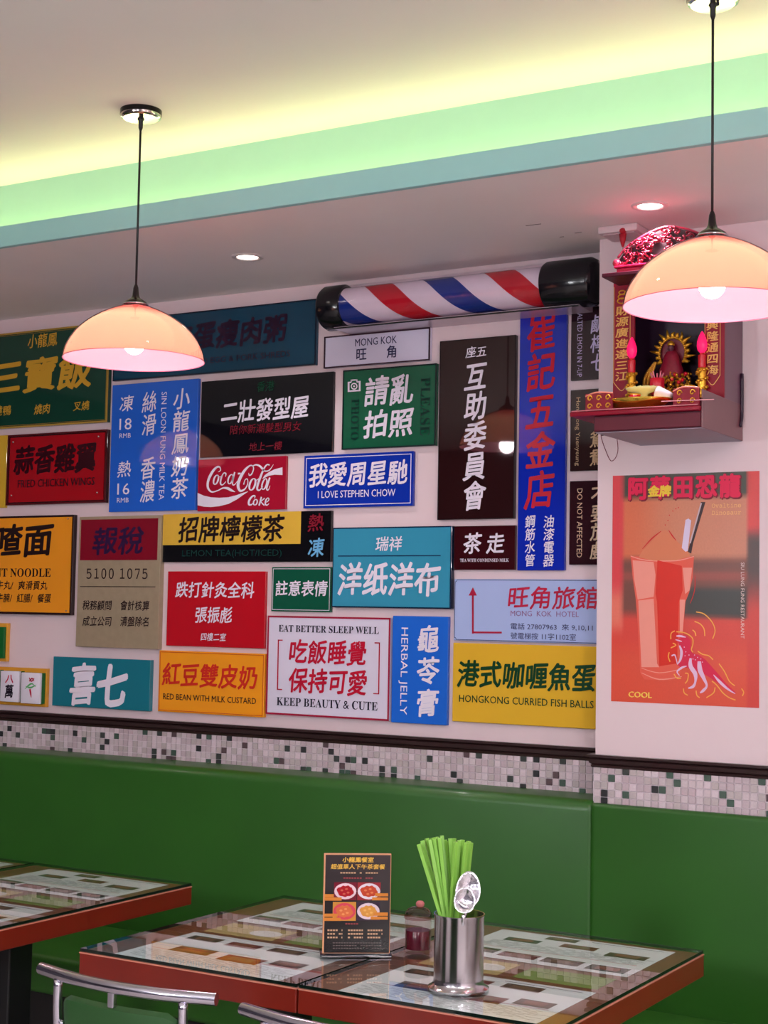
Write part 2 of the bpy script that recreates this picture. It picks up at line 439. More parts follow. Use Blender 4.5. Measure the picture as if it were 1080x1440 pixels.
def frame(t, Y, r, col, ins, w_, name='border', thick=.0012, rough=.2):
    x0, x1, z0, z1 = r; f = Flat(); f.frame(x0+ins, x1-ins, z0+ins, z1-ins, w_)
    return f.make(name, ink(col), t, Y-.0002, thick)
def screws(t, Y, pts, r=.004):
    for x, y in pts:
        q = P(x, y, Y); bm = bmesh.new()
        mt = Matrix.Rotation(PI/2, 4, 'X')
        rg = lathe(bm, [(r, 0), (r, .002), (r*.7, .004), (r*.1, .0048)], (q.x, q.y, q.z), 10, mat=mt); capr(bm, rg[-1])
        obj('screw', bm, M('screw_metal', (190, 180, 180), .25, 1.), t, True)
WHITE = (232, 222, 238); GOLD = (205, 158, 50)
def letter(t, Y, col, fn, raise_=.0012, name='lettering', rough=.3, lab=None):
    f = Px(Y-raise_); fn(f)
    for g in f.parts(): o = g.make(name, ink(col, rough), t, Y-raise_)
    return o

# green gold-framed board
t, Y, r = sign('dark green board with gold frame and large gold characters, top left of the sign wall', [(-36, 475), (154, 452), (152, 592), (-36, 607)], (16, 62, 48), .016)
frame(t, Y, r, (170, 135, 55), 0, .006, thick=.003); frame(t, Y, r, (150, 118, 48), .009, .0015, thick=.0008)
letter(t, Y, GOLD, lambda f: (f.pH('小龍鳳', 39, 481, 81, 476, 19, .01), f.pH('三寶飯', -15, 532, 131, 520, 47, .03), f.pH('燒鴨', -9, 578, 16, 577, 14, .012), f.pH('燒肉', 48, 576, 71, 574, 14, .012), f.pH('叉燒', 103, 572, 126, 569, 13, .012)))
# red chicken wings
t, Y, r = sign('red board in a dark brown frame with four screws and dark characters', [(11.7, 612), (151.4, 604), (148.5, 706.7), (10, 710.8)], (60, 12, 18), .016)
face(t, Y, r, (165, 14, 26), .010); frame(t, Y, r, (84, 14, 22), 0, .005, thick=.004)
letter(t, Y, (52, 6, 20), lambda f: (f.pH('蒜香雞翼', 20, 648, 136, 642, 38, .035), f.pL('FRIED CHICKEN WINGS', 25, 681, 133, 676, 11, .02)), .0019)
screws(t, Y, [(19, 622), (139, 614), (16.5, 697), (137, 693)])
# yellow sliver
t, Y, r = sign('plain yellow board cut off by the left edge beside the red framed board', [(-70, 616), (10.3, 612.5), (7.2, 714), (-70, 716)], (214, 172, 52))
# blue milk tea
t, Y, r = sign('tall bright blue board with white characters and prices below the left pendant lamp', [(158, 541.7), (278.6, 532.5), (274.6, 718), (153, 719.3)], (36, 98, 208), .014)
letter(t, Y, WHITE, lambda f: (f.pV('小龍鳳奶茶', 256, 545, 252, 702, 23, .012), f.pR('SIN LOON FUNG MILK TEA', 231, 551, 227, 703, 7.5), f.pV('絲滑', 211, 549, 209, 613, 20, .01),
    f.pV('香濃', 208.5, 642, 207, 707, 20, .01), f.pC('凍', 178, 568, 19, 22, .01), f.pL('18', 168, 597, 185, 595.5, 16), f.pL('RMB', 168, 613, 184, 612, 6.5), f.pC('熱', 175, 660, 19, 22, .01),
    f.pL('16', 165, 688, 182, 687, 16), f.pL('RMB', 164.5, 703.5, 181, 703, 6.5)))
# teal porridge
t, Y, r = sign('long dark teal board with near black characters behind the left pendant lamp', [(161, 450), (445, 420.8), (444.4, 512.5), (158.9, 536.7)], (8, 62, 88), .014)
frame(t, Y, r, (16, 22, 42), 0, .004)
letter(t, Y, (44, 22, 44), lambda f: (f.pH('皮蛋瘦肉粥', 240, 476, 404, 461, 37, .03), f.pL('PRESERVED EGG & PORK SHREDS', 236, 511.5, 408, 497, 8.5, .01)))
# black barber
t, Y, r = sign('black glossy board with five large white characters above small red ones', [(283.3, 537.5), (468.9, 521.7), (467.5, 633.9), (281, 645)], (11, 10, 18), .012, rough=.03)
letter(t, Y, WHITE, lambda f: f.pH('二壯發型屋', 311, 580, 435, 571, 30, .022))
letter(t, Y, (24, 74, 52), lambda f: f.pH('香港', 361, 544, 386, 542, 14, .01), name='small_lettering')
letter(t, Y, (120, 24, 40), lambda f: (f.pH('陪你新潮髮型男女', 323, 604, 424, 599.5, 13, .01), f.pH('地上一樓', 350, 629, 397, 626, 12, .008)), name='small_lettering')
# cola
t, Y, r = sign('crimson soft drink board with white flowing script and a white wave', [(279, 645.8), (402.8, 641.7), (401, 716.4), (277.5, 718.8)], (168, 20, 48), .012)
def cola(f):
    k = 7.714; g = lambda L: [(272+x/k, 636+y/k, w_/k) for x, y, w_ in L]
    def oval(cx, cy, rx, ry, w0, w1, sl=.25):
        out = []
        for i in range(13):
            a = 2*PI*i/12; dy = ry*math.sin(a); dx = rx*math.cos(a)-dy*sl
            out.append((cx+dx, cy+dy, w0+(w1-w0)*abs(math.cos(a))))
        f.pS(g(out), 3, True)
    f.pS(g([(268, 215, 5), (294, 195, 12), (284, 160, 16), (248, 165, 24), (200, 222, 32), (160, 310, 32), (158, 385, 28), (198, 430, 16), (262, 416, 12), (320, 388, 16), (372, 392, 28), (410, 412, 26), (452, 430, 4)]))
    oval(245, 298, 24, 50, 10, 22)
    f.pS(g([(348, 265, 6), (352, 232, 16), (326, 228, 12), (300, 285, 22), (294, 340, 20), (318, 352, 12), (352, 318, 8)]))
    f.pS(g([(258, 250, 6), (290, 268, 8), (318, 245, 8)]))
    oval(402, 292, 24, 50, 10, 20)
    f.pS(g([(448, 215, 18), (430, 290, 20), (424, 345, 16), (446, 352, 10), (478, 312, 6)]))
    f.pS(g([(482, 232, 18), (512, 230, 18)]), 2)
    f.pS(g([(600, 226, 6), (606, 250, 12), (632, 235, 16), (652, 180, 14), (640, 146, 12), (604, 150, 18), (550, 205, 32), (502, 290, 38), (484, 365, 36), (508, 418, 26), (556, 400, 16), (588, 345, 12), (586, 292, 12), (560, 300, 10), (545, 350, 14)]))
    f.pS(g([(640, 150, 10), (680, 136, 16), (720, 150, 22), (752, 182, 24), (780, 205, 14), (826, 192, 12), (868, 132, 3)]))
    oval(640, 348, 30, 62, 10, 26)
    f.pS(g([(668, 305, 8), (690, 300, 8), (720, 275, 8)]))
    f.pS(g([(826, 140, 12), (800, 134, 14), (768, 172, 20), (732, 255, 28), (700, 345, 28), (692, 398, 24), (716, 412, 14), (752, 370, 8)]))
    oval(770, 345, 24, 58, 10, 20)
    f.pS(g([(828, 275, 20), (806, 345, 22), (795, 398, 18), (812, 408, 10), (832, 362, 6)]))
    f.pP([(272+x/k, 636+y/k) for x, y in [(748, 290), (772, 250), (820, 215), (880, 185), (966, 162), (966, 247), (880, 243), (815, 256)]])
    up = [(45, 440), (110, 470), (190, 488), (280, 494), (380, 488), (470, 465), (530, 442), (592, 424)]; lo = [(45, 574), (110, 590), (190, 594), (280, 585), (380, 560), (470, 512), (530, 470), (592, 427)]
    for i in range(7): f.pP([(272+x/k, 636+y/k) for x, y in (up[i], lo[i], lo[i+1], up[i+1])])
    f.pS(g([(662, 500, 8), (668, 475, 14), (638, 478, 18), (604, 525, 26), (602, 566, 22), (630, 568, 14), (650, 545, 6)]))
    oval(672, 542, 20, 30, 8, 18, .2)
    f.pS(g([(738, 484, 18), (726, 530, 20), (712, 578, 20)]), 3); f.pS(g([(772, 498, 14), (745, 522, 10), (732, 532, 10), (748, 556, 14), (770, 576, 12)]), 4)
    f.pS(g([(782, 546, 6), (806, 532, 10), (820, 508, 12), (806, 496, 10), (786, 520, 18), (780, 560, 18), (798, 574, 12), (820, 556, 6)]))
letter(t, Y, WHITE, cola)
# mong kok
t, Y, r = sign('small white street name board in a dark frame just below the barber pole', [(456.4, 473.6), (605, 460.6), (605, 507), (455.8, 518)], (214, 208, 232), .012, rough=.1)
frame(t, Y, r, (54, 26, 44), 0, .004, thick=.003)
letter(t, Y, (44, 42, 84), lambda f: (f.pL('MONG KOK', 499.5, 482, 558, 477, 10.5, .006), f.pC('旺', 508, 498.6, 15, 17, .015, 0), f.pC('角', 551, 495, 15, 17, .015, 0)))
# please photo
t, Y, r = sign('dark green square board with four white characters and a camera icon', [(482, 521.7), (613.9, 510.3), (612.8, 625.8), (481.4, 633.3)], (12, 88, 60), .014)
frame(t, Y, r, (10, 26, 30), 0, .004)
letter(t, Y, WHITE, lambda f: (f.pH('請亂', 512, 552, 583, 545, 40, .02), f.pH('拍照', 511, 597, 582, 593, 38, .02)))
def camera_icon(f):
    f.pP([(489, 537), (491.5, 536.8), (491.5, 551), (489, 551.3)]); f.pP([(504.5, 535.8), (507, 535.6), (507, 550), (504.5, 550.2)])
    f.pP([(491.5, 549), (504.5, 548), (504.5, 550.2), (491.5, 551)]); f.pP([(491.5, 536.8), (494, 536.6), (494, 538.6), (491.5, 538.8)]); f.pP([(501.5, 536), (504.5, 535.8), (504.5, 537.8), (501.5, 538)])
    f.pP([(493, 533.8), (502.5, 533.2), (502.5, 535), (493, 535.7)]); f.pP([(493, 533.8), (494.8, 533.7), (494.8, 537.2), (493, 537.3)]); f.pP([(501, 533.3), (502.8, 533.2), (502.8, 536.7), (501, 536.8)])
    f.pS([(498+4*math.cos(a), 543.2+4*math.sin(a), 1.6) for a in [2*PI*i/12 for i in range(13)]], 2, True); f.pP([(498+1.4*math.cos(a), 543.2+1.4*math.sin(a)) for a in [2*PI*i/8 for i in range(8)]])
letter(t, Y, WHITE, camera_icon, name='camera_icon')
letter(t, Y, (8, 46, 38), lambda f: (f.pR(serif('PHOTO'), 499.5, 561, 498.5, 619, 11), f.pR(serif('PLEASE'), 598.5, 530.5, 597.5, 612.5, 13.5)), name='side_lettering')
# brown committee
t, Y, r = sign('tall dark brown glossy board with five white characters stacked down its centre', [(618.5, 480), (725.7, 471), (722.8, 729.5), (615.6, 731)], (42, 16, 18), .014, rough=.03)
frame(t, Y, r, (20, 12, 20), 0, .002)
letter(t, Y, WHITE, lambda f: (f.pH('座五', 655, 496, 685, 493, 15, .012), f.pV('互助委員會', 669, 508, 667.5, 718, 31, .02)))
# blue hardware
t, Y, r = sign('tallest narrow deep blue board with big red characters and small white ones', [(731.2, 441.5), (797, 435.5), (793.3, 801.7), (727.6, 802.2)], (18, 42, 176), .014, rough=.03)
letter(t, Y, (190, 24, 48), lambda f: f.pV('崔記五金店', 763, 440, 758, 716, 40, .022))
letter(t, Y, WHITE, lambda f: (f.pV('油漆電器', 772.5, 724, 771, 797, 15, .015), f.pV('鋼筋水管', 746, 724, 745, 797, 14, .015)), name='small_lettering')
# three brown boards at the column
RX = CX-.006
t, Y, r = sign('dark brown board with white characters half hidden by the column, topmost of three', [(803, 434.3), (850, 430), (850, 532), (803, 535.8)], (44, 20, 30), .012, clampx=RX)
letter(t, Y, (196, 184, 222), lambda f: (f.pR('SALTED LEMON IN 7-UP', 815.5, 437, 815, 530, 7, .004), f.pV('鹹檸七', 842.5, 441, 841.5, 523, 22, .015)))
t, Y, r = sign('dark brown board behind the shrine tray with tan characters, middle of three', [(802.2, 548.6), (850, 546), (850, 661), (801.7, 663)], (46, 26, 26), .012, clampx=RX)
letter(t, Y, (196, 164, 128), lambda f: (f.pR('HongKong Yuenyeung', 813, 559, 811, 655, 7.5, .004), f.pV('鴛鴦', 841, 604, 840.5, 655, 23, .015)))
t, Y, r = sign('dark brown board with tan characters half hidden by the column, lowest of three', [(801, 677), (850, 675), (850, 793.5), (800.3, 794.5)], (48, 18, 26), .012, clampx=RX)
letter(t, Y, (206, 178, 150), lambda f: (f.pR('DO NOT AFFECTED', 815.5, 687, 814.5, 784, 7.5, .004), f.pV('不要放戲', 843, 682, 842.5, 787, 24, .018)))
# royal blue love
t, Y, r = sign('royal blue board with thin white border, white characters over an English line', [(427.5, 641.4), (581.4, 633.9), (580.8, 710.8), (426.7, 715.3)], (20, 50, 168), .012)
frame(t, Y, r, WHITE, .0075, .0022, thick=.0004)
letter(t, Y, WHITE, lambda f: (f.pH('我愛周星馳', 434, 669, 574, 663, 33, .022), f.pL('I LOVE STEPHEN CHOW', 447, 695.5, 556, 692.5, 10, .006)))
# lemon tea
t, Y, r = sign('black board with wide yellow panel carrying five black characters', [(229, 723.6), (466, 717.8), (465, 789.4), (229.4, 790.8)], (12, 11, 16), .013)
A = P(229, 723.6, Y); D = P(422.7, 765.5, Y)
obj('yellow_panel', B(r[0], D.x, Y-.0015, Y+.0002, P(320, 765.8, Y).z, r[3]), M('acrylic_226_180_66', (226, 180, 66), .15), t)
letter(t, Y, (30, 16, 18), lambda f: f.pH('招牌檸檬茶', 251, 745, 400, 742, 35, .022), .0022)
letter(t, Y, (14, 56, 52), lambda f: f.pL('LEMON TEA(HOT/ICED)', 256, 780.3, 396, 777.6, 12), name='dark_lettering')
letter(t, Y, (128, 22, 42), lambda f: f.pC('熱', 444.5, 735, 22, 24, .02), name='red_character'); letter(t, Y, (108, 172, 216), lambda f: f.pC('凍', 444.5, 770, 22, 26, .02), name='blue_character')
# teal shop
t, Y, r = sign('large light teal board with dark edge and four big white characters', [(467.8, 742.2), (635, 739.4), (634.4, 855.6), (467, 854.7)], (58, 146, 178), .02, side=(14, 30, 62))
face(t, Y, r, (58, 146, 178), .004)
letter(t, Y, WHITE, lambda f: (f.pH('瑞祥', 528, 765, 566, 764, 20, .014), f.pH('洋纸洋布', 475, 815, 620, 814, 45, .025)), .0022)
letter(t, Y, (24, 48, 86), lambda f: f.pP([(475.3, 781.2), (619.7, 780.6), (619.7, 782), (475.3, 782.7)]), .002, 'rule')
# tea brown
t, Y, r = sign('small dark brown board with two white characters beside the large teal board', [(639, 740.3), (724.5, 738.4), (724, 801.5), (638, 801)], (56, 12, 18), .012)
letter(t, Y, WHITE, lambda f: (f.pC('茶', 664.5, 764, 25, 28, .02), f.pC('走', 697, 764, 25, 28, .02), f.pL(serif('TEA WITH CONDENSED MILK'), 647, 788, 715.5, 787.6, 4.6)))
# tax brass
brass = M('brushed_metal', (172, 154, 128), .35, .25, var=.12, scale=40)
Y = WY-.022; x0, x1, z0, z1 = rectof([(112, 727.2), (226.5, 724), (222.5, 913), (106, 909)], Y)
t = thing('wall_sign', 'brushed metal plaque with dark red panel and a telephone number', 'sign', ((x0+x1)/2, WY, z0))
obj('board', B(x0, x1, Y, WY-.0005, z0, z1, bev=.001), brass, t)
a_ = P(114.5, 731, Y); b_ = P(221, 787.5, Y)
obj('panel', B(a_.x, b_.x, Y-.0012, Y+.0002, b_.z, a_.z), M('acrylic_132_14_36', (132, 14, 36), .15), t)
letter(t, Y, (46, 20, 62), lambda f: f.pH('報稅', 130, 761, 203, 759, 38, .02), .002)
letter(t, Y, (46, 28, 32), lambda f: (f.pL(mono('5100 1075'), 121.6, 807, 207.5, 806.3, 15), f.pH('稅務顧問', 116, 851, 157.5, 851, 13.5, .012), f.pH('會計核算', 169, 851.5, 210.5, 851.5, 13.5, .012),
    f.pH('成立公司', 116, 873.5, 157.5, 873.5, 13.5, .012), f.pH('清盤除名', 169, 874, 210.5, 874, 13.5, .012), f.pP([(112.5, 824.3), (218.6, 824.8), (218.6, 825.8), (112.5, 825.3)])))
# noodle
t, Y, r = sign('orange board in a black frame with black characters, cut by left edge', [(-58, 728), (104, 723.4), (100, 866), (-58, 861)], (40, 14, 18), .018)
face(t, Y, r, (236, 150, 34), .0075, thick=.0035)
letter(t, Y, (36, 20, 22), lambda f: (f.pH('餐喳面', -50, 761, 75, 759, 44, .028), f.pL(serif('INSTANT NOODLE'), -45, 806, 71.5, 804.3, 12, -.012), f.pH('牛丸/爽滑貢丸', -5, 823, 67, 823, 12.5, .014), f.pH('牛腩/紅腸/餐蛋', -5, 841, 72, 841, 12.5, .014)), .0042)
screws(t, Y-.0035, [(96, 729.5), (93.5, 859)], .003)
# red medicine
t, Y, r = sign('plain bright red board with three lines of white characters', [(236, 803.5), (373.8, 803.5), (371.4, 912.3), (233.7, 907.5)], (190, 18, 34), .012)
letter(t, Y, WHITE, lambda f: (f.pH('跌打針灸全科', 247, 829.5, 358, 829.5, 22, .016), f.pH('張振彪', 274, 864, 327, 865.5, 22, .016), f.pH('四樓二室', 282, 895, 318, 896.5, 11, .01)))
# green attention
t, Y, r = sign('small green board with white line border and one row of white characters', [(382, 797.2), (466, 797.8), (465, 861), (381.7, 859.4)], (18, 84, 62), .012)
frame(t, Y, r, WHITE, .0045, .0016, thick=.0004)
letter(t, Y, WHITE, lambda f: f.pH('註意表情', 387, 827, 461, 827.5, 21, .018))
# teal happy
t, Y, r = sign('dark teal board with two big white characters just above the moulding', [(75.3, 922.7), (212.3, 928.7), (209, 1000.2), (73, 992)], (26, 116, 134), .018)
letter(t, Y, WHITE, lambda f: (f.pC('喜', 116.5, 961, 36, 56, .03), f.pC('七', 157.5, 963, 42, 60, .04)))
# orange custard
t, Y, r = sign('orange board with thin brown border and red characters over black letters', [(224, 914.2), (372, 919.5), (371, 1010), (222, 999.2)], (244, 156, 34), .016)
frame(t, Y, r, (196, 74, 24), .004, .0022, thick=.0005)
letter(t, Y, (206, 48, 34), lambda f: f.pH('紅豆雙皮奶', 228, 948, 363, 952.5, 32, .022)); letter(t, Y, (44, 22, 26), lambda f: f.pL('RED BEAN WITH MILK CUSTARD', 229.4, 979.3, 360, 985.7, 8.5, .008), name='small_lettering')
# eat better
t, Y, r = sign('white board with crimson border, red characters between brackets', [(376.7, 865.8), (549.7, 868.6), (546.7, 1013.9), (373.9, 1004)], (222, 214, 234), .014)
frame(t, Y, r, (160, 24, 58), 0, .0055)
letter(t, Y, (190, 22, 52), lambda f: (f.pH('吃飯睡覺', 406, 916, 516, 919, 33, .022), f.pH('保持可愛', 406, 956.5, 517, 960.5, 34, .022),
    f.pP([(390.5, 899.4), (397.5, 899.6), (397.5, 901), (392, 901), (391, 969), (396.5, 969.3), (396.5, 970.8), (389.2, 970.4)][:4] + [(392, 900.9), (390.5, 900.9)][:0]),
    f.pP([(390.7, 899.4), (392.2, 899.4), (391, 970), (389.3, 970)]), f.pP([(390.7, 968.6), (396.6, 968.9), (396.6, 970.4), (389.5, 970)]),
    f.pP([(526.7, 903.2), (534.4, 903.4), (534.4, 905), (526.7, 904.8)]), f.pP([(532.8, 903.4), (534.4, 903.4), (533.2, 976.4), (531.6, 976.3)]), f.pP([(524.8, 974.8), (533, 975), (533, 976.5), (524.8, 976)])))
letter(t, Y, (30, 28, 48), lambda f: (f.pL(serif('EAT BETTER SLEEP WELL'), 392, 883.9, 532.8, 886.3, 10, -.012), f.pL(serif('KEEP BEAUTY & CUTE'), 389, 987.2, 531, 992.2, 12, -.012)), name='small_lettering')
# herbal
t, Y, r = sign('bright blue upright board with three white characters next to white crimson bordered board', [(552, 866), (630.3, 867.2), (628.6, 1020.3), (550.3, 1015.3)], (36, 104, 212), .014)
letter(t, Y, WHITE, lambda f: (f.pR('HERBAL JELLY', 567.5, 882.5, 566, 1005, 12.5), f.pV('龜苓膏', 602.5, 876, 601, 1011, 31, .022, fill=.9)))
# hotel
t, Y, r = sign('pale blue board with navy line, red arrow and four red characters', [(639.5, 813.5), (850, 815.5), (850, 905.5), (637.5, 901)], (172, 188, 234), .014, clampx=RX)
f = Px(Y-.0008); x0, x1, z0, z1 = r; n_ = .008; i_ = .002; wl = .0016
f.rect(x0+n_, x1, z1-i_-wl, z1-i_); f.rect(x0+n_, x1, z0+i_, z0+i_+wl); f.rect(x0+i_, x0+i_+wl, z0+n_, z1-n_)
for zc, s_ in ((z1, -1), (z0, 1)):
    f.ribbon([(x0+i_+wl/2+(n_-i_)*math.sin(a), zc+s_*(i_+wl/2+(n_-i_)*math.cos(a)), wl) for a in [PI/2*k_/6 for k_ in range(7)]], 2)
f.make('border', ink((28, 34, 82)), t, Y-.0008)
letter(t, Y, (176, 28, 62), lambda f: (f.pP([(659, 837.5), (665, 825.7), (670.6, 837.5)]), f.pP([(663.6, 837), (666.2, 837), (666.2, 891), (663.6, 891)]), f.pP([(666, 888), (705.6, 888.3), (705.6, 890.8), (666, 890.6)])), name='arrow')
letter(t, Y, (186, 30, 66), lambda f: f.pH('旺角旅館', 713, 840, 843, 841, 31, .014))
letter(t, Y, (150, 100, 144), lambda f: f.pL('MONG  KOK  HOTEL', 718, 862.5, 814, 863.8, 7.6), name='small_lettering')
letter(t, Y, (56, 50, 96), lambda f: (f.pL('電話 27807963  來 9,10,11', 718, 881.2, 833.5, 882.5, 9.5), f.pL('號電梯按 11字1102室', 718, 893.8, 810, 896.3, 9.5)), name='small_lettering')
# curry
t, Y, r = sign('large yellow board with six dark green characters at the column edge', [(636.6, 904.5), (850, 909), (850, 1026.8), (636.6, 1013.5)], (226, 178, 52), .014, clampx=RX)
letter(t, Y, (16, 62, 34), lambda f: (f.pH('港式咖喱魚蛋', 643, 948.5, 838, 952, 37, .026), f.pL('HONGKONG CURRIED FISH BALLS', 645.7, 983.2, 834.7, 989.6, 10.3, .008)))
# mahjong boards
t, Y, r = sign('low orange board holding upright white mahjong tiles at the left edge', [(-70, 934), (66, 940.7), (65, 995), (-70, 985.5)], (226, 156, 50), .014)
green = M('tile_green', (20, 104, 44), .25)
for k_, (xa, xb, ya, yb) in enumerate([(-28, -4, 941, 985.5), (1, 25.5, 943, 987.7), (30, 55, 945.5, 990.3)]):
    a_ = P(xa, ya, Y-.028); b_ = P(xb, yb, Y-.028)
    tl = obj('mahjong_tile', B(a_.x, b_.x, Y-.028, Y-.017, b_.z, a_.z, bev=.002), M('tile_ivory', (232, 224, 238), .2), t, 'auto')
    obj('tile_back', B(a_.x, b_.x, Y-.0169, Y+.0002, b_.z, a_.z, bev=.001), green, tl)
    lo_ = Vector(t.location)
    f = Px(Y-.0286)
    def tput(nm, fn, col):
        f = Px(Y-.0286); fn(f); f.v = [(u-t.location.x, v-t.location.z) for u, v in f.v]; f.make(nm, ink(col), tl, Y-.0286-t.location.y, local=True)
    if k_ < 2:
        dx = -29*(1-k_)
        tput('red_character', lambda f: f.pC('八', 13.5+dx, 954-.8*(1-k_), 11, 12, .03), (196, 24, 66)); tput('black_character', lambda f: f.pC('萬', 12.8+dx, 971.5, 12, 18, .03), (28, 18, 36))
    else:
        tput('red_flower', lambda f: (f.pS([(41, 953, 1.5), (44, 958, 2), (48, 954, 1.5)]), f.pS([(41, 958, 1.6), (45, 954, 2), (48, 958, 1)]), f.pS([(42, 969, 3), (43, 975, 3), (44, 981, .6)])), (190, 22, 60))
        tput('green_leaf', lambda f: (f.pS([(35, 969, .6), (40, 964, 2.5), (45, 961.5, 2), (50, 966, .6)]), f.pS([(36, 965, .6), (43, 967, 2.6), (51, 963, .6)])), (96, 176, 110))
t, Y, r = sign('small orange board with green inset, cut off by the left edge above the tiles', [(-70, 873), (10.8, 878), (9.4, 931.5), (-70, 926)], (222, 158, 56), .014)
a_ = P(-60, 880, Y-.01); b_ = P(4.8, 926, Y-.01)
obj('green_panel', B(a_.x, b_.x, Y-.012, Y+.0002, b_.z, a_.z, bev=.002), green, t)

# ------------------------------------------------------------------ drink poster on the column
YP = CYF-.0012
def qp(x, y): return (840+x/3.789, 640+y/3.789)
x0, x1, z0, z1 = rectof([(860.6, 669.8), (1067.5, 661.6), (1068.3, 995.5), (860.6, 986.3)], YP)
t = thing('poster', 'red and orange drink poster pinned to the column below the shrine', 'poster', ((x0+x1)/2, CYF, z0))
def ss(a, b, x): 
    x = min(1, max(0, (x-a)/(b-a))); return x*x*(3-2*x)
def mixc(a, b, k): return tuple(p*(1-k)+q*k for p, q in zip(a, b))
def pfn(u, v):
    x = 78+u*784; y = 100+v*1225
    c = mixc((208, 124, 84), (196, 120, 92), u)
    c = mixc(c, (214, 92, 48), (1-ss(.0, .35, abs(u-.12)))*.7)
    c = mixc(c, (52, 50, 34), 1-ss(205, 245, y))
    c = mixc(c, (112, 52, 38), ss(530, 580, y)); c = mixc(c, (150, 62, 48), ss(610, 640, y)*(1-ss(650, 690, y)))
    c = mixc(c, (44, 36, 30), ss(690, 730, y)*ss(380, 520, x))
    c = mixc(c, (212, 52, 36), ss(835-(u-.5)*-40, 885, y))
    c = mixc(c, (222, 82, 44), ss(950, 1120, y)*.6)
    if x < 145: c = mixc(mixc((216, 44, 56), (226, 110, 90), ss(650, 800, y)), c, max(ss(128, 140, x), ss(880, 1000, y)))
    if x > 790: c = mixc(c, mixc(mixc((210, 40, 40), (70, 34, 30), ss(380, 470, y)), (206, 46, 36), ss(600, 850, y)), ss(790, 812, x))
    return c
obj('paper', B(x0, x1, YP, CYF-.0002, z0, z1), M('poster_paper', (230, 225, 225), .5), t)
colorgrid('photo_print', x0, x1, z0, z1, 44, 66, pfn, attr_mat('poster_print', .35, .15), t, YP-.0003)
def pp(name, col, fn, lv):
    f = Px(YP-.0003-.00025*lv); fn(f); return f.make(name, ink(col), t, f.Y)
pp('glass_print', (226, 92, 74), lambda f: (f.pP([qp(*p) for p in [(178, 540), (515, 540), (508, 650), (490, 730), (470, 780), (455, 960), (440, 1180), (390, 1200), (250, 1195), (228, 1160), (215, 900), (205, 770), (188, 650)]])), 1)
pp('glass_light', (236, 150, 136), lambda f: (f.pP([qp(*p) for p in [(188, 560), (300, 570), (310, 640), (300, 755), (215, 770), (196, 660)]]), f.pP([qp(*p) for p in [(218, 775), (300, 765), (318, 1110), (330, 1130), (235, 1130)]]),
    f.pP([qp(*p) for p in [(455, 600), (505, 600), (492, 720), (468, 740)]]), f.pP([qp(*p) for p in [(440, 770), (468, 770), (455, 940), (440, 940)]]), f.pS([(*qp(178, 538), 1.2), (*qp(260, 560), 1.6), (*qp(420, 562), 1.6), (*qp(515, 540), 1.2)]),
    f.pS([(*qp(235, 1160), .8), (*qp(330, 1195), 1.6), (*qp(450, 1180), .8)]), f.pS([(*qp(235, 1135), .8), (*qp(330, 1160), 1.2), (*qp(450, 1140), .8)])), 2)
pp('glass_core', (214, 44, 30), lambda f: (f.pP([qp(*p) for p in [(320, 560), (450, 590), (455, 720), (435, 780), (425, 1110), (330, 1125), (318, 780), (310, 740)]])), 3)
pp('foam', (214, 124, 88), lambda f: f.pP([qp(*p) for p in [(220, 545), (240, 510), (290, 460), (335, 410), (362, 398), (395, 425), (430, 465), (480, 510), (495, 540), (420, 560), (300, 562)]]), 4)
pp('red_outline', (204, 36, 38), lambda f: (f.pS([(*qp(240, 500), .8), (*qp(290, 445), 1.8), (*qp(340, 405), .8)]), f.pS([(*qp(380, 400), .8), (*qp(400, 430), 1.8), (*qp(420, 455), .8)]), f.pS([(*qp(520, 640), .8), (*qp(518, 720), 1.2), (*qp(495, 790), .8)]),
    *[f.pP([(qp(x, y)[0]+dx, qp(x, y)[1]+dy) for dx, dy in ((-1, 0), (0, -1), (1, 0), (0, 1))]) for x, y in ((362, 372), (376, 348), (384, 320), (402, 298), (418, 286), (432, 280))]), 5)
pp('straw', (216, 200, 226), lambda f: f.pP([qp(*p) for p in [(450, 495), (470, 345), (485, 338), (500, 348), (482, 510), (470, 515)]]), 5)
pp('dark_straw', (62, 40, 44), lambda f: f.pP([qp(*p) for p in [(482, 515), (552, 250), (576, 250), (510, 470), (500, 525)]]), 4)
pp('straw_highlight', (196, 170, 176), lambda f: f.pP([qp(*p) for p in [(490, 470), (550, 255), (558, 255), (498, 470)]]), 5)
def dq(x, y): return (930+x/9, 850+y/9)
pp('dinosaur', (214, 34, 74), lambda f: f.pP([dq(*p) for p in [(190, 385), (240, 375), (320, 400), (370, 450), (370, 560), (400, 620), (480, 640), (560, 700), (640, 790), (720, 880), (820, 1000), (940, 1110), (930, 1135), (820, 1080), (720, 1000), (620, 930), (540, 880), (470, 850), (400, 820), (320, 800), (250, 800), (210, 770), (240, 650), (225, 500), (180, 440), (250, 430)]]), 4)
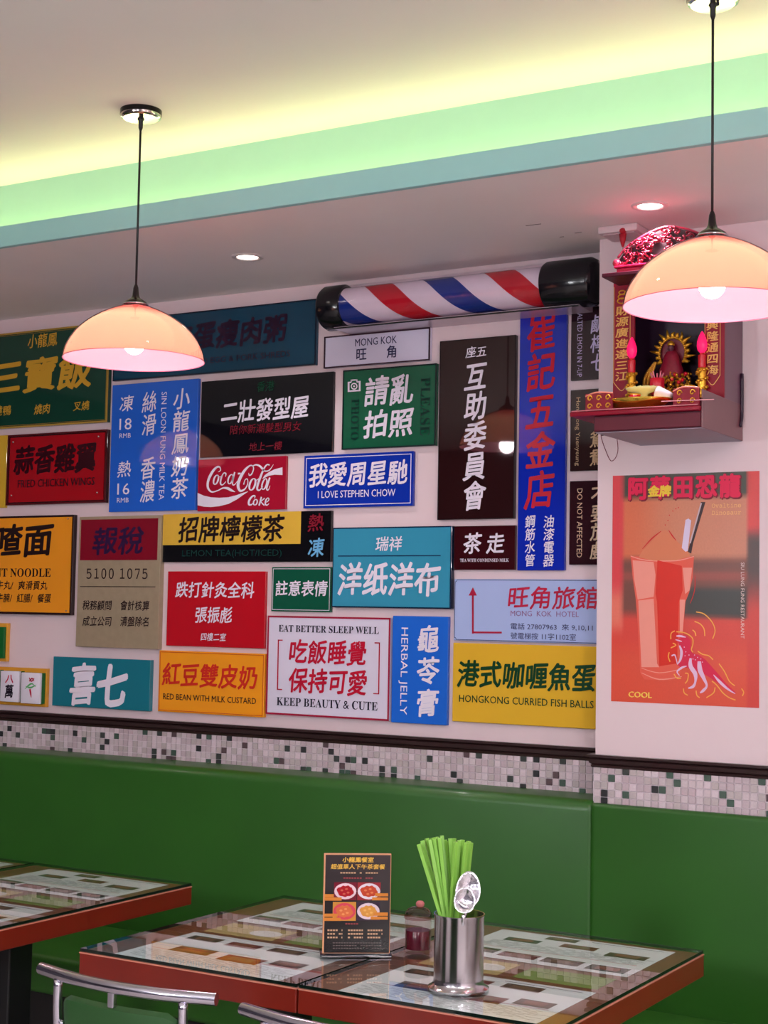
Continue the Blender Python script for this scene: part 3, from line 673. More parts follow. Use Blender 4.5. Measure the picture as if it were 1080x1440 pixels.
pp('dinosaur_marks', (226, 186, 216), lambda f: (f.pS([(*dq(230, 520), 2), (*dq(255, 600), 4), (*dq(240, 700), 3), (*dq(200, 760), 1)]), f.pS([(*dq(190, 400), 1.5), (*dq(240, 400), 3), (*dq(310, 415), 1)]), f.pS([(*dq(180, 445), 1), (*dq(230, 460), 2), (*dq(260, 470), 1)]),
    f.pS([(*dq(370, 680), 3), (*dq(370, 780), 6), (*dq(430, 880), 6), (*dq(430, 980), 3), (*dq(400, 1040), 4), (*dq(340, 1060), 1.5)]), f.pS([(*dq(480, 720), 5), (*dq(490, 830), 7), (*dq(540, 940), 5), (*dq(575, 1030), 3), (*dq(530, 1090), 4), (*dq(490, 1120), 1.5)]),
    f.pS([(*dq(660, 890), 1), (*dq(740, 980), 4), (*dq(840, 1070), 3), (*dq(935, 1130), 1)]), f.pS([(*dq(320, 780), 1), (*dq(260, 800), 3), (*dq(200, 850), 2), (*dq(230, 900), 1)]), f.pS([(*dq(130, 650), 2), (*dq(170, 640), 2), (*dq(190, 700), 1.5), (*dq(200, 750), 1)]),
    *[f.pP([(dq(x, y)[0]+dx, dq(x, y)[1]+dy) for dx, dy in ((-.9, 0), (0, -.9), (.9, 0), (0, .9))]) for x, y in ((290, 540), (310, 600), (300, 650), (420, 640), (460, 670), (430, 700), (500, 690), (520, 730), (350, 640), (400, 690))]), 5)
def yl(f):
    for L in ([(440, 95), (540, 120), (640, 220), (680, 330), (650, 435)], [(420, 215), (490, 245), (540, 310), (550, 400)], [(395, 322), (425, 350), (437, 398)], [(190, 345), (300, 360), (390, 420), (400, 500), (380, 570), (400, 605)], [(170, 335), (125, 365), (120, 440)],
              [(460, 590), (520, 630), (600, 650), (655, 700)], [(730, 750), (800, 850), (860, 970), (930, 1030)], [(640, 970), (700, 1020), (780, 1120), (860, 1180), (940, 1210)], [(1015, 1065), (1042, 1110), (1025, 1160)], [(145, 490), (185, 515), (120, 550)], [(100, 605), (88, 660), (110, 725)],
              [(280, 1065), (290, 1120), (335, 1150)], [(440, 1090), (450, 1150), (485, 1180)], [(680, 1050), (660, 1120), (570, 1180)], [(300, 870), (340, 880), (330, 960), (300, 1000)], [(160, 880), (200, 935), (250, 930)]):
        f.pS([(*dq(x, y), 1.5) for x, y in L], 4)
pp('yellow_outline', (240, 170, 76), yl, 6)
f = Px(YP-.002)
def title(f): f.pH('阿華田恐龍', 881, 687.5, 1043, 682, 31, .045, 0, .92)
pp('title_shadow', (120, 16, 40), lambda f: [f.pH('阿華田恐龍', 882, 688.5, 1044, 683, 32, .07, 0, .95)], 4)
pp('title', (222, 22, 76), lambda f: [title(f)], 6)
pp('gold_title', (238, 200, 60), lambda f: (f.pH('金牌', 911, 691, 944, 690, 15, .05, .6)), 8)
pp('small_print', (232, 176, 110), lambda f: (f.pL(mono('Ovaltine'), 1001, 711, 1042, 710, 6.5), f.pL(mono('Dinosaur'), 1001, 721, 1042, 720, 6.5)), 5)
pp('side_print', (228, 196, 190), lambda f: f.pR('SIU LUNG FUNG RESTAURANT', 1043.5, 791, 1045, 898, 5, .01), 5)
pp('corner_print', (244, 206, 90), lambda f: f.pL('COOL', 884, 976.5, 916.5, 977.5, 8, .04), 5)

# ------------------------------------------------------------------ barber pole
AX, AZ, AR = 3.920, 2.399, .069
pole = thing('barber_pole', 'horizontal red white and blue barber pole with black ends under the soffit', 'barber pole', (-2.1, WY, AZ-.08))
RXm = Matrix.Rotation(PI/2, 4, 'Y')
def xl(bm, prof, n=40, cap=(0, 0), c=None):      # lathe about the x axis; prof (r, x)
    rg = lathe(bm, prof, c or (0, AX, AZ), n, mat=RXm)
    if cap[0]: capr(bm, rg[0], 0, True)
    if cap[1]: capr(bm, rg[-1])
    bmesh.ops.recalc_face_normals(bm, faces=bm.faces); return bm
bk = M('black_plastic', (16, 15, 22), .18, var=.1)
xa, xb = -2.560, -1.652
xl1, xr1 = -2.475, -1.812
o = xl(bmesh.new(), [(.02, xa), (AR-.02, xa), (AR-.006, xa+.004), (AR, xa+.014), (AR, xl1-.008), (AR-.004, xl1-.002), (AR-.012, xl1)], cap=(1, 1)); obj('end_cap', o, bk, pole, 'auto')
o = xl(bmesh.new(), [(AR-.012, xr1), (AR-.004, xr1+.002), (AR, xr1+.01), (AR, xb-.02), (AR-.008, xb-.006), (AR-.022, xb)], cap=(1, 1)); obj('end_cap', o, bk, pole, 'auto')
DR = .0575
o = xl(bmesh.new(), [(DR, xl1-.02), (DR, xr1+.02)]); obj('drum', o, M('drum_white', (226, 208, 222), .2, coat=.4), pole, True)
pitch = .405
def stripe(ph, w_, col, nm):
    # one turn of a helical band; x = x0 + k*theta
    a0 = int(math.floor((xl1-ph)/pitch))-1
    for tno in range(a0, a0+5):
        bm = bmesh.new(); prev = None; N = 48
        for i in range(N+1):
            th = -PI/2+2*PI*i/N     # angle: 0 faces the camera, positive downwards
            xc = ph + tno*pitch + pitch*(i/N)
            l_, r_ = max(xc-w_/2, xl1-.01), min(xc+w_/2, xr1+.01)
            if r_-l_ < .001: prev = None; continue
            yy = AX-(DR+.0006)*math.cos(th); zz = AZ-(DR+.0006)*math.sin(th)
            cur = (bm.verts.new((l_, yy, zz)), bm.verts.new((r_, yy, zz)))
            if prev: bm.faces.new((prev[0], prev[1], cur[1], cur[0]))
            prev = cur
        if bm.faces:
            obj(nm, bm, M(nm, col, .2, coat=.4), pole, True)
        else: bm.free()
XT = P(534, 405, 3.9).x-.083*pitch
stripe(XT, .098, (190, 20, 40), 'red_stripe'); stripe(XT+pitch/2, .098, (18, 44, 130), 'blue_stripe')
o = xl(bmesh.new(), [(AR-.004, xl1-.003), (AR-.004, xr1+.003)]); obj('clear_tube', o, thin_glass('tube_glass', (.97, .95, .98), ior=1.35), pole, True)
o = B(xa+.05, xb-.05, AX-.03, AX+.03, AZ-AR-.002, AZ-AR+.004, bev=.001); box(o, xa+.05, xb-.05, AX+.028, WY-.001, AZ-AR-.002, AZ+AR*.6)
obj('back_plate', o, M('plate_pale', (206, 186, 200), .25, .3), pole)
o = B(xa+.05, xb-.05, AX-.033, AX-.0305, AZ-AR-.003, AZ-AR+.0015); obj('plate_edge', o, bk, pole)

# ------------------------------------------------------------------ ceiling downlights, added fill lamps
def downlight(x, y, z, lab, power):
    t = thing('downlight', lab, 'downlight', (x, y, z))
    bm = bmesh.new(); lathe(bm, [(.030, .004), (.031, -.001), (.034, -.004), (.046, -.003), (.048, 0)], (x, y, z), 32); obj('trim_ring', bm, M('ring_white', (214, 200, 200), .3), t, True)
    bm = bmesh.new(); rg = lathe(bm, [(.0305, -.0005), (.02, -.001)], (x, y, z), 24); capr(bm, rg[-1], 0, True); obj('lens', bm, M('lens_lit', (255, 250, 240), emit=(255, 244, 236), es=9), t, True)
    spot('downlight_lamp', (x, y, z-.012), power, (1, .93, .92), 2.2, .9)
q = PZ(348, 361, SF); downlight(q.x, q.y, SF, 'small round downlight in the soffit between left lamp and barber pole', 9)
q = PZ(914, 289, SF); downlight(q.x, q.y, SF, 'small round downlight in the soffit above the red shrine', 16)
q = PZ(440, -14, HC); downlight(q.x, q.y, HC, 'round downlight in the high ceiling at the top edge', 9)
for i, (x, y) in enumerate(FILL_PANELS):
    t = thing('fill_panel', 'added square white fill lamp in the ceiling behind the viewpoint', 'ceiling light', (x, y, HC), group='added fill panels')
    o = bmesh.new(); box(o, x-.31, x+.31, y-.31, y+.31, HC-.018, HC-.0005, bev=.002); obj('frame', o, M('ring_white', (214, 200, 200), .3), t)
    o = bmesh.new(); box(o, x-.29, x+.29, y-.29, y+.29, HC-.0195, HC-.0181); obj('diffuser', o, M('fill_panel_lit', (255, 250, 250), emit=(255, 240, 250), es=1.2), t)

for i, (x, y, z, _) in enumerate(FILL_GLOBES):
    t = thing('fill_globe', 'added round opal fill lamp, unseen, hanging in the room beyond the picture', 'lamp', (x, y, z), group='added fill globes')
    bm = bmesh.new(); ball(bm, (x, y, z), .105, sub=4); g_ = obj('globe', bm, M('fill_opal_lit', (255, 250, 250), emit=(255, 240, 248), es=5), t, True); g_.visible_shadow = True
    bm = bmesh.new(); tube(bm, [(x, y, z+.104), (x, y, HC)], .004, 8, 1); obj('cord', bm, M('cord_black', (20, 16, 20), .5), t, True)
# ------------------------------------------------------------------ pendant lamps
def shade_outer():
    m = bpy.data.materials.new('orange_glass'); m.use_nodes = True; nt = m.node_tree; nt.nodes.clear(); N = nt.nodes.new
    o = N('ShaderNodeOutputMaterial'); tr = N('ShaderNodeBsdfTransparent'); g = N('ShaderNodeBsdfGlossy'); fr = N('ShaderNodeFresnel'); mx = N('ShaderNodeMixShader')
    tc = N('ShaderNodeTexCoord'); sp_ = N('ShaderNodeSeparateXYZ'); cr = N('ShaderNodeValToRGB'); mp = N('ShaderNodeMapRange')
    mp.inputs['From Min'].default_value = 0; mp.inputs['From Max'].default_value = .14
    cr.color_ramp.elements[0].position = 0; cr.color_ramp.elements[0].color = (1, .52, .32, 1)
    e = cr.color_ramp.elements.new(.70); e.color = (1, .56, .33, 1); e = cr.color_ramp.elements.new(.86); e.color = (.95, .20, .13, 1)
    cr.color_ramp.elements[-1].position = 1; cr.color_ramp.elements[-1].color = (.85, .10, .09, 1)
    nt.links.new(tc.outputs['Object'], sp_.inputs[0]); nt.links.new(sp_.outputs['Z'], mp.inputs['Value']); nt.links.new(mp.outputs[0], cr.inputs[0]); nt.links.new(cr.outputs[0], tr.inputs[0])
    fr.inputs[0].default_value = 1.45; g.inputs['Roughness'].default_value = .04
    nt.links.new(fr.outputs[0], mx.inputs[0]); nt.links.new(tr.outputs[0], mx.inputs[1]); nt.links.new(g.outputs[0], mx.inputs[2]); nt.links.new(mx.outputs[0], o.inputs[0]); return m
def shade_inner():
    m = bpy.data.materials.new('opal_glass'); m.use_nodes = True; nt = m.node_tree; nt.nodes.clear(); N = nt.nodes.new
    o = N('ShaderNodeOutputMaterial'); d = N('ShaderNodeBsdfDiffuse'); t_ = N('ShaderNodeBsdfTranslucent'); mx = N('ShaderNodeMixShader'); mx.inputs[0].default_value = .45
    d.inputs[0].default_value = (.76, .34, .40, 1); t_.inputs[0].default_value = (.95, .85, .8, 1)
    nt.links.new(d.outputs[0], mx.inputs[1]); nt.links.new(t_.outputs[0], mx.inputs[2]); nt.links.new(mx.outputs[0], o.inputs[0]); return m
SO, SI = shade_outer(), shade_inner()
PROF = [(.1755, 0), (.1748, .010), (.170, .028), (.160, .048), (.146, .068), (.128, .086), (.106, .102), (.084, .115), (.060, .126), (.038, .134), (.024, .138)]
def pendant(x, y, zr, lab):
    t = thing('pendant_lamp', lab, 'lamp', (x, y, zr), group=None)
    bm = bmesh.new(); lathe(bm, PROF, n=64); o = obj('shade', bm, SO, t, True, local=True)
    bm = bmesh.new(); lathe(bm, [(r-.0022 if i else r-.0006, z-(.0018 if i else 0)) for i, (r, z) in enumerate(PROF)], n=64); obj('shade_lining', bm, SI, o, True, local=True)
    bm = bmesh.new(); lathe(bm, [(PROF[0][0], 0), (PROF[0][0]+.0008, -.0012), (PROF[0][0]-.0012, -.0012), (PROF[0][0]-.0008, .0004)], n=64); obj('rim', bm, M('rim_pink', (196, 96, 120), .3), o, True, local=True)
    mt = M('dark_metal', (52, 44, 48), .25, .8)
    bm = bmesh.new(); rg = lathe(bm, [(.030, .135), (.031, .139), (.027, .146), (.018, .152), (.0115, .156), (.0085, .163), (.0065, .182), (.0035, .190)], n=28); capr(bm, rg[-1]); cp_ = obj('cap', bm, mt, t, 'auto', local=True)
    bm = bmesh.new(); lathe(bm, [(.0302, .1375), (.0325, .1395), (.0305, .1415)], n=28); obj('cap_ring', bm, M('chrome', (205, 200, 208), .12, 1.), cp_, True, local=True)
    top = HC-zr
    bm = bmesh.new(); tube(bm, [(0, 0, .188), (0, 0, top-.05)], .0028, 8, 1); obj('cord', bm, M('cord_black', (20, 16, 20), .5), t, True, local=True)
    bm = bmesh.new(); rg = lathe(bm, [(.052, top), (.052, top-.014), (.050, top-.019), (.044, top-.022)], n=40); capr(bm, rg[-1], 0, True); cn = obj('canopy', bm, M('canopy_chrome', (190, 178, 172), .14, 1.), t, 'auto', local=True)
    bm = bmesh.new(); rg = lathe(bm, [(.0525, top-.001), (.0525, top-.013)], n=40); obj('canopy_band', bm, M('black_band', (26, 24, 28), .2, .6), cn, True, local=True)
    bm = bmesh.new(); rg = lathe(bm, [(.010, top-.021), (.006, top-.028), (.0055, top-.045), (.003, top-.052)], n=16); capr(bm, rg[-1], 0, True); obj('cord_grip', bm, M('cord_black', (20, 16, 20), .5), cn, True, local=True)
    bm = bmesh.new(); rg = lathe(bm, [(.003, top-.022), (.004, top-.026), (.003, top-.030)], (.014, -.012, 0), 10); capr(bm, rg[-1], 0, True); obj('canopy_screw', bm, M('cord_black', (20, 16, 20), .5), cn, True, local=True)
    bm = bmesh.new(); ball(bm, (0, 0, .040), .026, sz=1.0, sub=3); bb = obj('bulb', bm, M('bulb_lit', (255, 250, 250), emit=(255, 236, 250), es=30), t, True, local=True)
    bm = bmesh.new(); lathe(bm, [(.014, .062), (.014, .125)], n=16); obj('lamp_socket', bm, M('socket_white', (225, 215, 215), .4), t, True, local=True)
    point('pendant_bulb_light', (x, y, zr+.005), 2.3, (1, .80, .86), .027)
    point('pendant_bulb_glow', (x, y, zr+.060), 1.6, (1, .80, .84), .02)
pendant(-2.484, 2.935, 2.085, 'orange glass dome pendant lamp over the left tables, hanging on a black cord')
pendant(-3.985, 2.940, 2.085, 'orange glass dome pendant lamp beyond the left edge of the picture')
pendant(-.990, 2.917, 2.086, 'orange glass dome pendant lamp in front of the red shrine')

# ------------------------------------------------------------------ tables
wood = M('table_wood', (120, 62, 36), .3, var=.2, scale=14)
edge = M('table_edge', (116, 26, 14), .32, var=.14, scale=12, coat=.2)
gl = thin_glass('table_glass', (.93, .97, .94), 1.0, 1.5, .005); gle = M('glass_edge', (14, 26, 22), .08, var=.1)
TZ = .755; TY0, TY1 = 2.462, 3.208
def table(x0, x1, lab):
    cx, cy_ = (x0+x1)/2, (TY0+TY1)/2
    t = thing('dining_table', lab, 'table', (cx, cy_, 0))
    bm = bmesh.new(); box(bm, x0, x1, TY0, TY1, TZ-.047, TZ, bev=.002, seg=2)
    for f in bm.faces: f.material_index = 0 if f.calc_center_median().z > TZ-.0005 and f.normal.z > .9 else 1
    bm.normal_update()
    for f in bm.faces: f.material_index = 0 if f.normal.z > .9 else 1
    obj('tabletop', bm, [wood, edge], t)
    bm = bmesh.new(); box(bm, x0-.0006, x1+.0006, TY0-.0006, TY1+.0006, TZ-.003, TZ-.0004, bev=.0004, seg=1); obj('edge_highlight', bm, M('edge_highlight', (196, 122, 104), .3), t)  # painted highlight: paler strip along the top of the table edge
    bm = bmesh.new(); box(bm, x0+.001, x1-.001, TY0+.001, TY1-.001, TZ+.0012, TZ+.0075)
    bm.normal_update()
    for f in bm.faces: f.material_index = 0 if abs(f.normal.z) > .5 else 1
    obj('glass_sheet', bm, [gl, gle], t)
    blk = M('pedestal_black', (14, 13, 16), .4)
    obj('pedestal', B(cx-.04, cx+.04, cy_-.04, cy_+.04, .02, TZ-.05, bev=.004), blk, t)
    obj('base_plate', B(cx-.22, cx+.22, cy_-.17, cy_+.17, 0, .02, bev=.006), blk, t)
    obj('top_plate', B(cx-.15, cx+.15, cy_-.2, cy_+.2, TZ-.0575, TZ-.0475), blk, t)
    return t
TX = [(-3.555, -3.017, 'glass topped table cut off by the left edge, farthest left'), (-3.010, -2.470, 'glass topped table with red brown edge in the left pair, right one'), (-2.183, -1.642, 'glass topped table at centre with the menu stand at its right side'), (-1.638, -1.101, 'glass topped table holding the chopstick cup')]
for x0, x1, lb in TX: table(x0, x1, lb)
# printed sheets lying under the glass
def sheet_mesh(var):
    W, H = .410, .275
    bm = bmesh.new(); box(bm, 0, W, 0, H, 0, .0004)
    rnd = random.Random(var)
    def q(u, v, a, b, mi, z=.0006):
        vs = [bm.verts.new((W*x, H*(1-y), z)) for x, y in ((u, v+b), (u+a, v+b), (u+a, v), (u, v))]; f = bm.faces.new(vs); f.material_index = mi
    if var == 0:
        ph = [(.30, .04, .18, .12), (.12, .24, .20, .13), (.44, .22, .2, .13), (.72, .30, .22, .14), (.02, .70, .21, .16), (.26, .74, .21, .16), (.5, .74, .21, .17), (.75, .76, .21, .17)]
    else:
        ph = [(.06, .10, .2, .14), (.32, .12, .2, .14), (.58, .10, .2, .14), (.16, .46, .24, .18), (.48, .50, .24, .18), (.76, .44, .18, .16)]
    for i, (u, v, a, b) in enumerate(ph):
        q(u, v, a, b, 1+(i+var) % 3); q(u+a*.2, v+b*.2, a*.6, b*.55, 4+(i % 2), .0008)
    q(.55, .05, .4, .012, 6); q(.05, .62, .9, .008, 7)
    for r_ in range(9):
        u = .03+rnd.random()*.05
        while u < .92:
            l_ = .03+rnd.random()*.09
            v = .40+r_*.024 if var == 0 else .68+r_*.028
            if v < .95: q(u, v, l_, .006, 6)
            u += l_+.03
    me = bpy.data.meshes.new('menu_sheet'); bm.to_mesh(me); bm.free()
    for m in (M('menu_paper', (226, 220, 232), .5, var=.02), ink((84, 58, 50)), ink((64, 62, 52)), ink((112, 44, 42)), ink((120, 90, 70)), ink((136, 80, 62)), ink((96, 84, 96)), ink((196, 60, 70))): me.materials.append(m)
    return me
SM = [sheet_mesh(0), sheet_mesh(1)]
nm_ = ['table cut off at left', 'left pair table', 'centre table', 'chopstick cup table']
for i, (x0, x1, _) in enumerate(TX):
    ox = x0+.072
    for v, (yy, nn) in enumerate(((2.910, 'far'), (2.480, 'near'))):
        o = link('menu_sheet', SM[v], None, (ox, yy, TZ+.0002)); tag(o, 'printed menu sheet under glass, %s side of the %s' % (nn, nm_[i]), 'menu')
    t = thing('menu_card', 'colourful card under the glass between the two sheets of the %s' % nm_[i], 'card', (ox+.21, 2.83, TZ+.0002))
    bm = bmesh.new(); box(bm, -.20, -.02, -.055, .055, 0, .0004); obj('card', bm, M('card_tan', (190, 160, 110), .5, var=.2, scale=50), t, local=True)
    bm = bmesh.new(); box(bm, .01, .19, -.05, .05, 0, .0004); obj('green_card', bm, M('card_green', (124, 140, 70), .5, var=.25, scale=40), t, local=True)
    bm = bmesh.new(); rg = lathe(bm, [(.03, .0006), (.0299, .0007)], (-.07, 0, 0), 28, sx=1.3); capr(bm, rg[-1]); obj('oval_sticker', bm, ink((216, 206, 210)), t, local=True)

# ------------------------------------------------------------------ chairs
chrome = M('chair_chrome', (205, 200, 214), .16, 1., var=.05)
def chair(x0, y0, lab):
    W = .402; t = thing('dining_chair', lab, 'chair', (x0+W/2, y0+.2, 0))
    def wp(x, y, z): return (x0+x, y0+y, z)
    zr = .80
    bm = bmesh.new(); tube(bm, [wp(0, 0, zr), wp(W*.25, -.026, zr), wp(W*.5, -.035, zr), wp(W*.75, -.026, zr), wp(W, 0, zr)], .0112, 18, 8); obj('top_rail', bm, chrome, t, 'auto')
    for k_, u in enumerate((.058, W-.058)):
        bm = bmesh.new(); yb = -.018
        tube(bm, [wp(u, yb, zr-.009), wp(u, yb+.004, .7), wp(u, yb+.03, .56), wp(u, yb+.05, .44), wp(u, yb+.03, .25), wp(u, yb-.02, .01)], .0085, 12, 5); lg = obj('back_upright', bm, chrome, t, True)
        bm = bmesh.new(); tube(bm, [wp(u, .40, .42), wp(u, .42, .2), wp(u, .43, .01)], .0085, 12, 3); obj('front_leg', bm, chrome, t, True)
        q = wp(u+(.012 if k_ == 0 else -.012), yb, .715); bm = bmesh.new(); ball(bm, q, .0055, sub=2); obj('bolt', bm, chrome, t, True)
    bm = bmesh.new(); box(bm, x0+W/2-.007, x0+W/2+.007, y0-.041, y0-.030, zr-.035, zr-.006, bev=.002); obj('rail_tab', bm, chrome, t)
    # pad, curved like the rail
    bm = bmesh.new(); n = 14; rows = []
    for i in range(n+1):
        u = .072+(W-.144)*i/n; c = -.035*(1-(2*u/W-1)**2)
        col = []
        for (dy, z) in ((0, .50), (-.012, .505), (-.016, .53), (-.016, .745), (-.012, .762), (0, .768), (.010, .76), (.013, .74), (.013, .53), (.010, .505)):
            e = 1 if 0 < i < n else .3
            col.append(bm.verts.new(wp(u, c+.006+dy*e+(.77-z)*.12, z-(.01 if i in (0, n) and z > .7 else 0))))
        rows.append(col)
    for a, b in zip(rows, rows[1:]):
        for j in range(10): bm.faces.new((a[j], a[(j+1) % 10], b[(j+1) % 10], b[j]))
    bm.faces.new(rows[0]); bm.faces.new(rows[-1][::-1]); bmesh.ops.recalc_face_normals(bm, faces=bm.faces)
    obj('back_pad', bm, M('chair_vinyl', (34, 72, 32), .42, var=.15, scale=12, bump=.2), t, 'auto')
    obj('seat_pad', B(x0+.02, x0+W-.02, y0+.03, y0+.44, .43, .475, bev=.015, seg=3), M('chair_vinyl', (34, 72, 32)), t, 'auto')
chair(-2.006, 2.160, 'chrome framed chair with green padded back at the centre table')
chair(-1.530, 2.135, 'chrome framed chair at the bottom edge, at the chopstick cup table')

# ------------------------------------------------------------------ things on the tables
GZ = TZ+.0077
steel = M('cup_steel', (196, 190, 196), .17, 1., var=.06, scale=8)
ccx, ccy = -1.372, 2.605
cup = thing('utensil_cup', 'tall stainless steel cup with flared foot holding green chopsticks', 'cup', (ccx, ccy, GZ))
bm = bmesh.new(); rg = lathe(bm, [(.0560, 0), (.0575, .002), (.0575, .0045), (.0535, .007), (.0495, .010), (.0476, .014), (.0470, .022), (.0470, .134), (.0482, .1375), (.0482, .140), (.0462, .140), (.0455, .136), (.0455, .012)], n=56); capr(bm, rg[-1], 0, True); capr(bm, rg[0], 0, True)
obj('body', bm, steel, cup, 'auto', local=True)
gm = M('chopstick_green', (138, 192, 78), .35, var=.1, scale=30)
tops = [(589, 1186), (594, 1181), (600, 1178), (604, 1180), (608, 1177), (613, 1176), (618, 1177), (621, 1174), (628, 1182), (633, 1178), (638, 1178), (641, 1183), (646, 1181), (650, 1180), (656, 1184), (662, 1184), (659, 1182), (611, 1179), (625, 1180)]
for i, (px, py) in enumerate(tops):
    dd = -.018+.050*((i*7) % 19)/18
    tp = P(px, py+1, ccy+dd)
    ex = (px-626)/40
    bx = ccx + ex*-.004 + random.uniform(-.010, .010); bz = GZ+.006; by = ccy+dd*.35
    if px in (646, 641): bx = ccx-.022
    a = Vector((bx, by, bz)); d = tp-a; L_ = d.length
    t = bpy.data.objects.new('chopstick', None)
    bm = bmesh.new(); s1, s0 = .0038, .0026
    q0 = [bm.verts.new((sx_*s0, sy2*s0, 0)) for sx_, sy2 in ((-1, -1), (1, -1), (1, 1), (-1, 1))]; q1 = [bm.verts.new((sx_*s1, sy2*s1, L_)) for sx_, sy2 in ((-1, -1), (1, -1), (1, 1), (-1, 1))]
    for j in range(4): bm.faces.new((q0[j], q0[(j+1) % 4], q1[(j+1) % 4], q1[j]))
    bm.faces.new(q1); bm.faces.new(q0[::-1]); bmesh.ops.bevel(bm, geom=list(bm.edges), offset=.0006, segments=1, affect='EDGES')
    bpy.data.objects.remove(t)
    o = obj('chopstick', bm, gm); o.location = a; o.rotation_mode = 'QUATERNION'; o.rotation_quaternion = d.to_track_quat('Z', 'Y') @ Matrix.Rotation(random.uniform(0, 1.5), 4, 'Z').to_quaternion()
    tag(o, 'bright green plastic chopstick standing in the steel cup', 'chopstick', 'green chopsticks in the steel cup')
def spoon(px, py, y, rw, rh, tilt, lab, bx):
    c = P(px, py, y); t = thing('spoon', lab, 'spoon', (c.x, c.y, c.z))
    R_ = Matrix.Rotation(YAW, 4, 'Z') @ Matrix.Rotation(tilt, 4, 'Y') @ Matrix.Rotation(-.25, 4, 'X')
    bm = bmesh.new(); N_, K = 28, 7; rings = []
    for j in range(1, K+1):
        f_ = j/K; ring = []
        for i in range(N_):
            a = 2*PI*i/N_; ring.append(bm.verts.new(R_ @ Vector((rw*f_*math.cos(a), .010*(1-f_*f_), rh*f_*math.sin(a)*(1+.12*math.sin(a))))))
        rings.append(ring)
    cv = bm.verts.new(R_ @ Vector((0, .010, 0)))
    for i in range(N_): bm.faces.new((cv, rings[0][i], rings[0][(i+1) % N_]))
    for a, b in zip(rings, rings[1:]):
        for i in range(N_): bm.faces.new((a[i], b[i], b[(i+1) % N_], a[(i+1) % N_]))
    r = bmesh.ops.extrude_face_region(bm, geom=list(bm.faces)); nv = [v for v in r['geom'] if isinstance(v, bmesh.types.BMVert)]
    bmesh.ops.translate(bm, vec=R_ @ Vector((0, .0012, 0)), verts=nv); bmesh.ops.recalc_face_normals(bm, faces=bm.faces)
    obj('bowl', bm, M('spoon_steel', (235, 232, 240), .12, 1., var=.05, scale=110, bump=1.), t, True, local=True)
    bm = bmesh.new(); s = R_ @ Vector((0, .001, -rh)); e = Vector((bx, ccy, GZ+.004))-c
    tube(bm, [(*s, .004), (*(s*.6+e*.4), .003), (*e, .0025)], .003, 8, 4); obj('handle', bm, M('spoon_steel', (235, 232, 240)), t, True, local=True)
spoon(658, 1254, ccy-.024, .0235, .034, .12, 'upper shiny steel spoon leaning at the right rim of the cup', ccx-.012)
spoon(653, 1268, ccy-.036, .020, .024, .06, 'lower shiny steel spoon in front of the other in the cup', ccx-.004)
# condiment jar
jx, jy = -1.588, 2.832
jar = thing('condiment_jar', 'small glass jar of dark red sauce behind the steel cup', 'jar', (jx, jy, GZ))
jg = thin_glass('jar_glass', (.93, .84, .86), 1, 1.45)
bm = bmesh.new(); lathe(bm, [(.001, .001), (.026, .001), (.029, .004), (.029, .012), (.0275, .020), (.0275, .066), (.026, .072)], n=40, wob=.012, wn=10); obj('glass_body', bm, jg, jar, True, local=True)
bm = bmesh.new(); rg = lathe(bm, [(.020, .008), (.0262, .009), (.0262, .046), (.0255, .047)], n=32); capr(bm, rg[-1]); capr(bm, rg[0], 0, True); obj('sauce', bm, M('sauce', (84, 14, 34), .15, var=.2), jar, 'auto', local=True)
bm = bmesh.new(); lathe(bm, [(.029, .070), (.0295, .074), (.028, .082), (.022, .090), (.012, .094), (.001, .095)], n=32, wob=.01, wn=10); ld = obj('lid', bm, thin_glass('lid_plastic', (.80, .50, .52), 1, 1.5, .1), jar, True, local=True)
bm = bmesh.new(); rg = lathe(bm, [(.005, .094), (.0085, .097), (.009, .102), (.006, .106), (.001, .107)], (.004, 0, 0), 20); obj('knob', bm, M('lid_knob', (196, 110, 112), .25), ld, True, local=True)
# menu stand
ang = math.atan2(.080, .113)
ms = thing('menu_stand', 'upright black menu stand with four food photos and gold characters', 'menu stand', (-1.733, 2.690, GZ), ang)
W, H = .139, .208
obj('base', B(-.004, W+.004, -.018, .045, 0, .006, bev=.002), M('stand_base', (22, 18, 34), .15), ms, 'auto', local=True)
obj('base_lip', B(-.002, W+.002, -.0196, -.0178, .0015, .0045), M('chrome', (205, 200, 208)), ms, local=True)
obj('acrylic_frame', B(0, W, -.002, .003, .0055, H, bev=.0006, seg=1), M('acrylic_edge_glow', (216, 150, 112), .15, var=.1), ms, local=True)  # peach glow of the acrylic edges put into the base colour
def mfn(u, v): return mixc((52, 40, 42), (38, 34, 36), v)
colorgrid('printed_panel', .0035, W-.0015, .007, H-.003, 6, 8, mfn, attr_mat('menu_print', .2, .3), ms, -.0024, local=True)
def mu(x, y): return (.0035+(x-205)/(905-205)*(W-.005), H-.003-(y-150)/(1240-150)*(H-.010))
def mp_(name, col, fn, lv=1):
    f = Flat(); fn(f); return f.make(name, ink(col), ms, -.0024-.00015*lv, local=True)
mp_('gold_lettering', (228, 176, 72), lambda f: (f.H('小龍鳳餐室', mu(385, 0)[0], mu(725, 0)[0], mu(0, 203)[1], .011, .03, .5), f.H('超值單人下午茶套餐', mu(262, 0)[0], mu(848, 0)[0], mu(0, 280)[1], .011, .02, .5)))
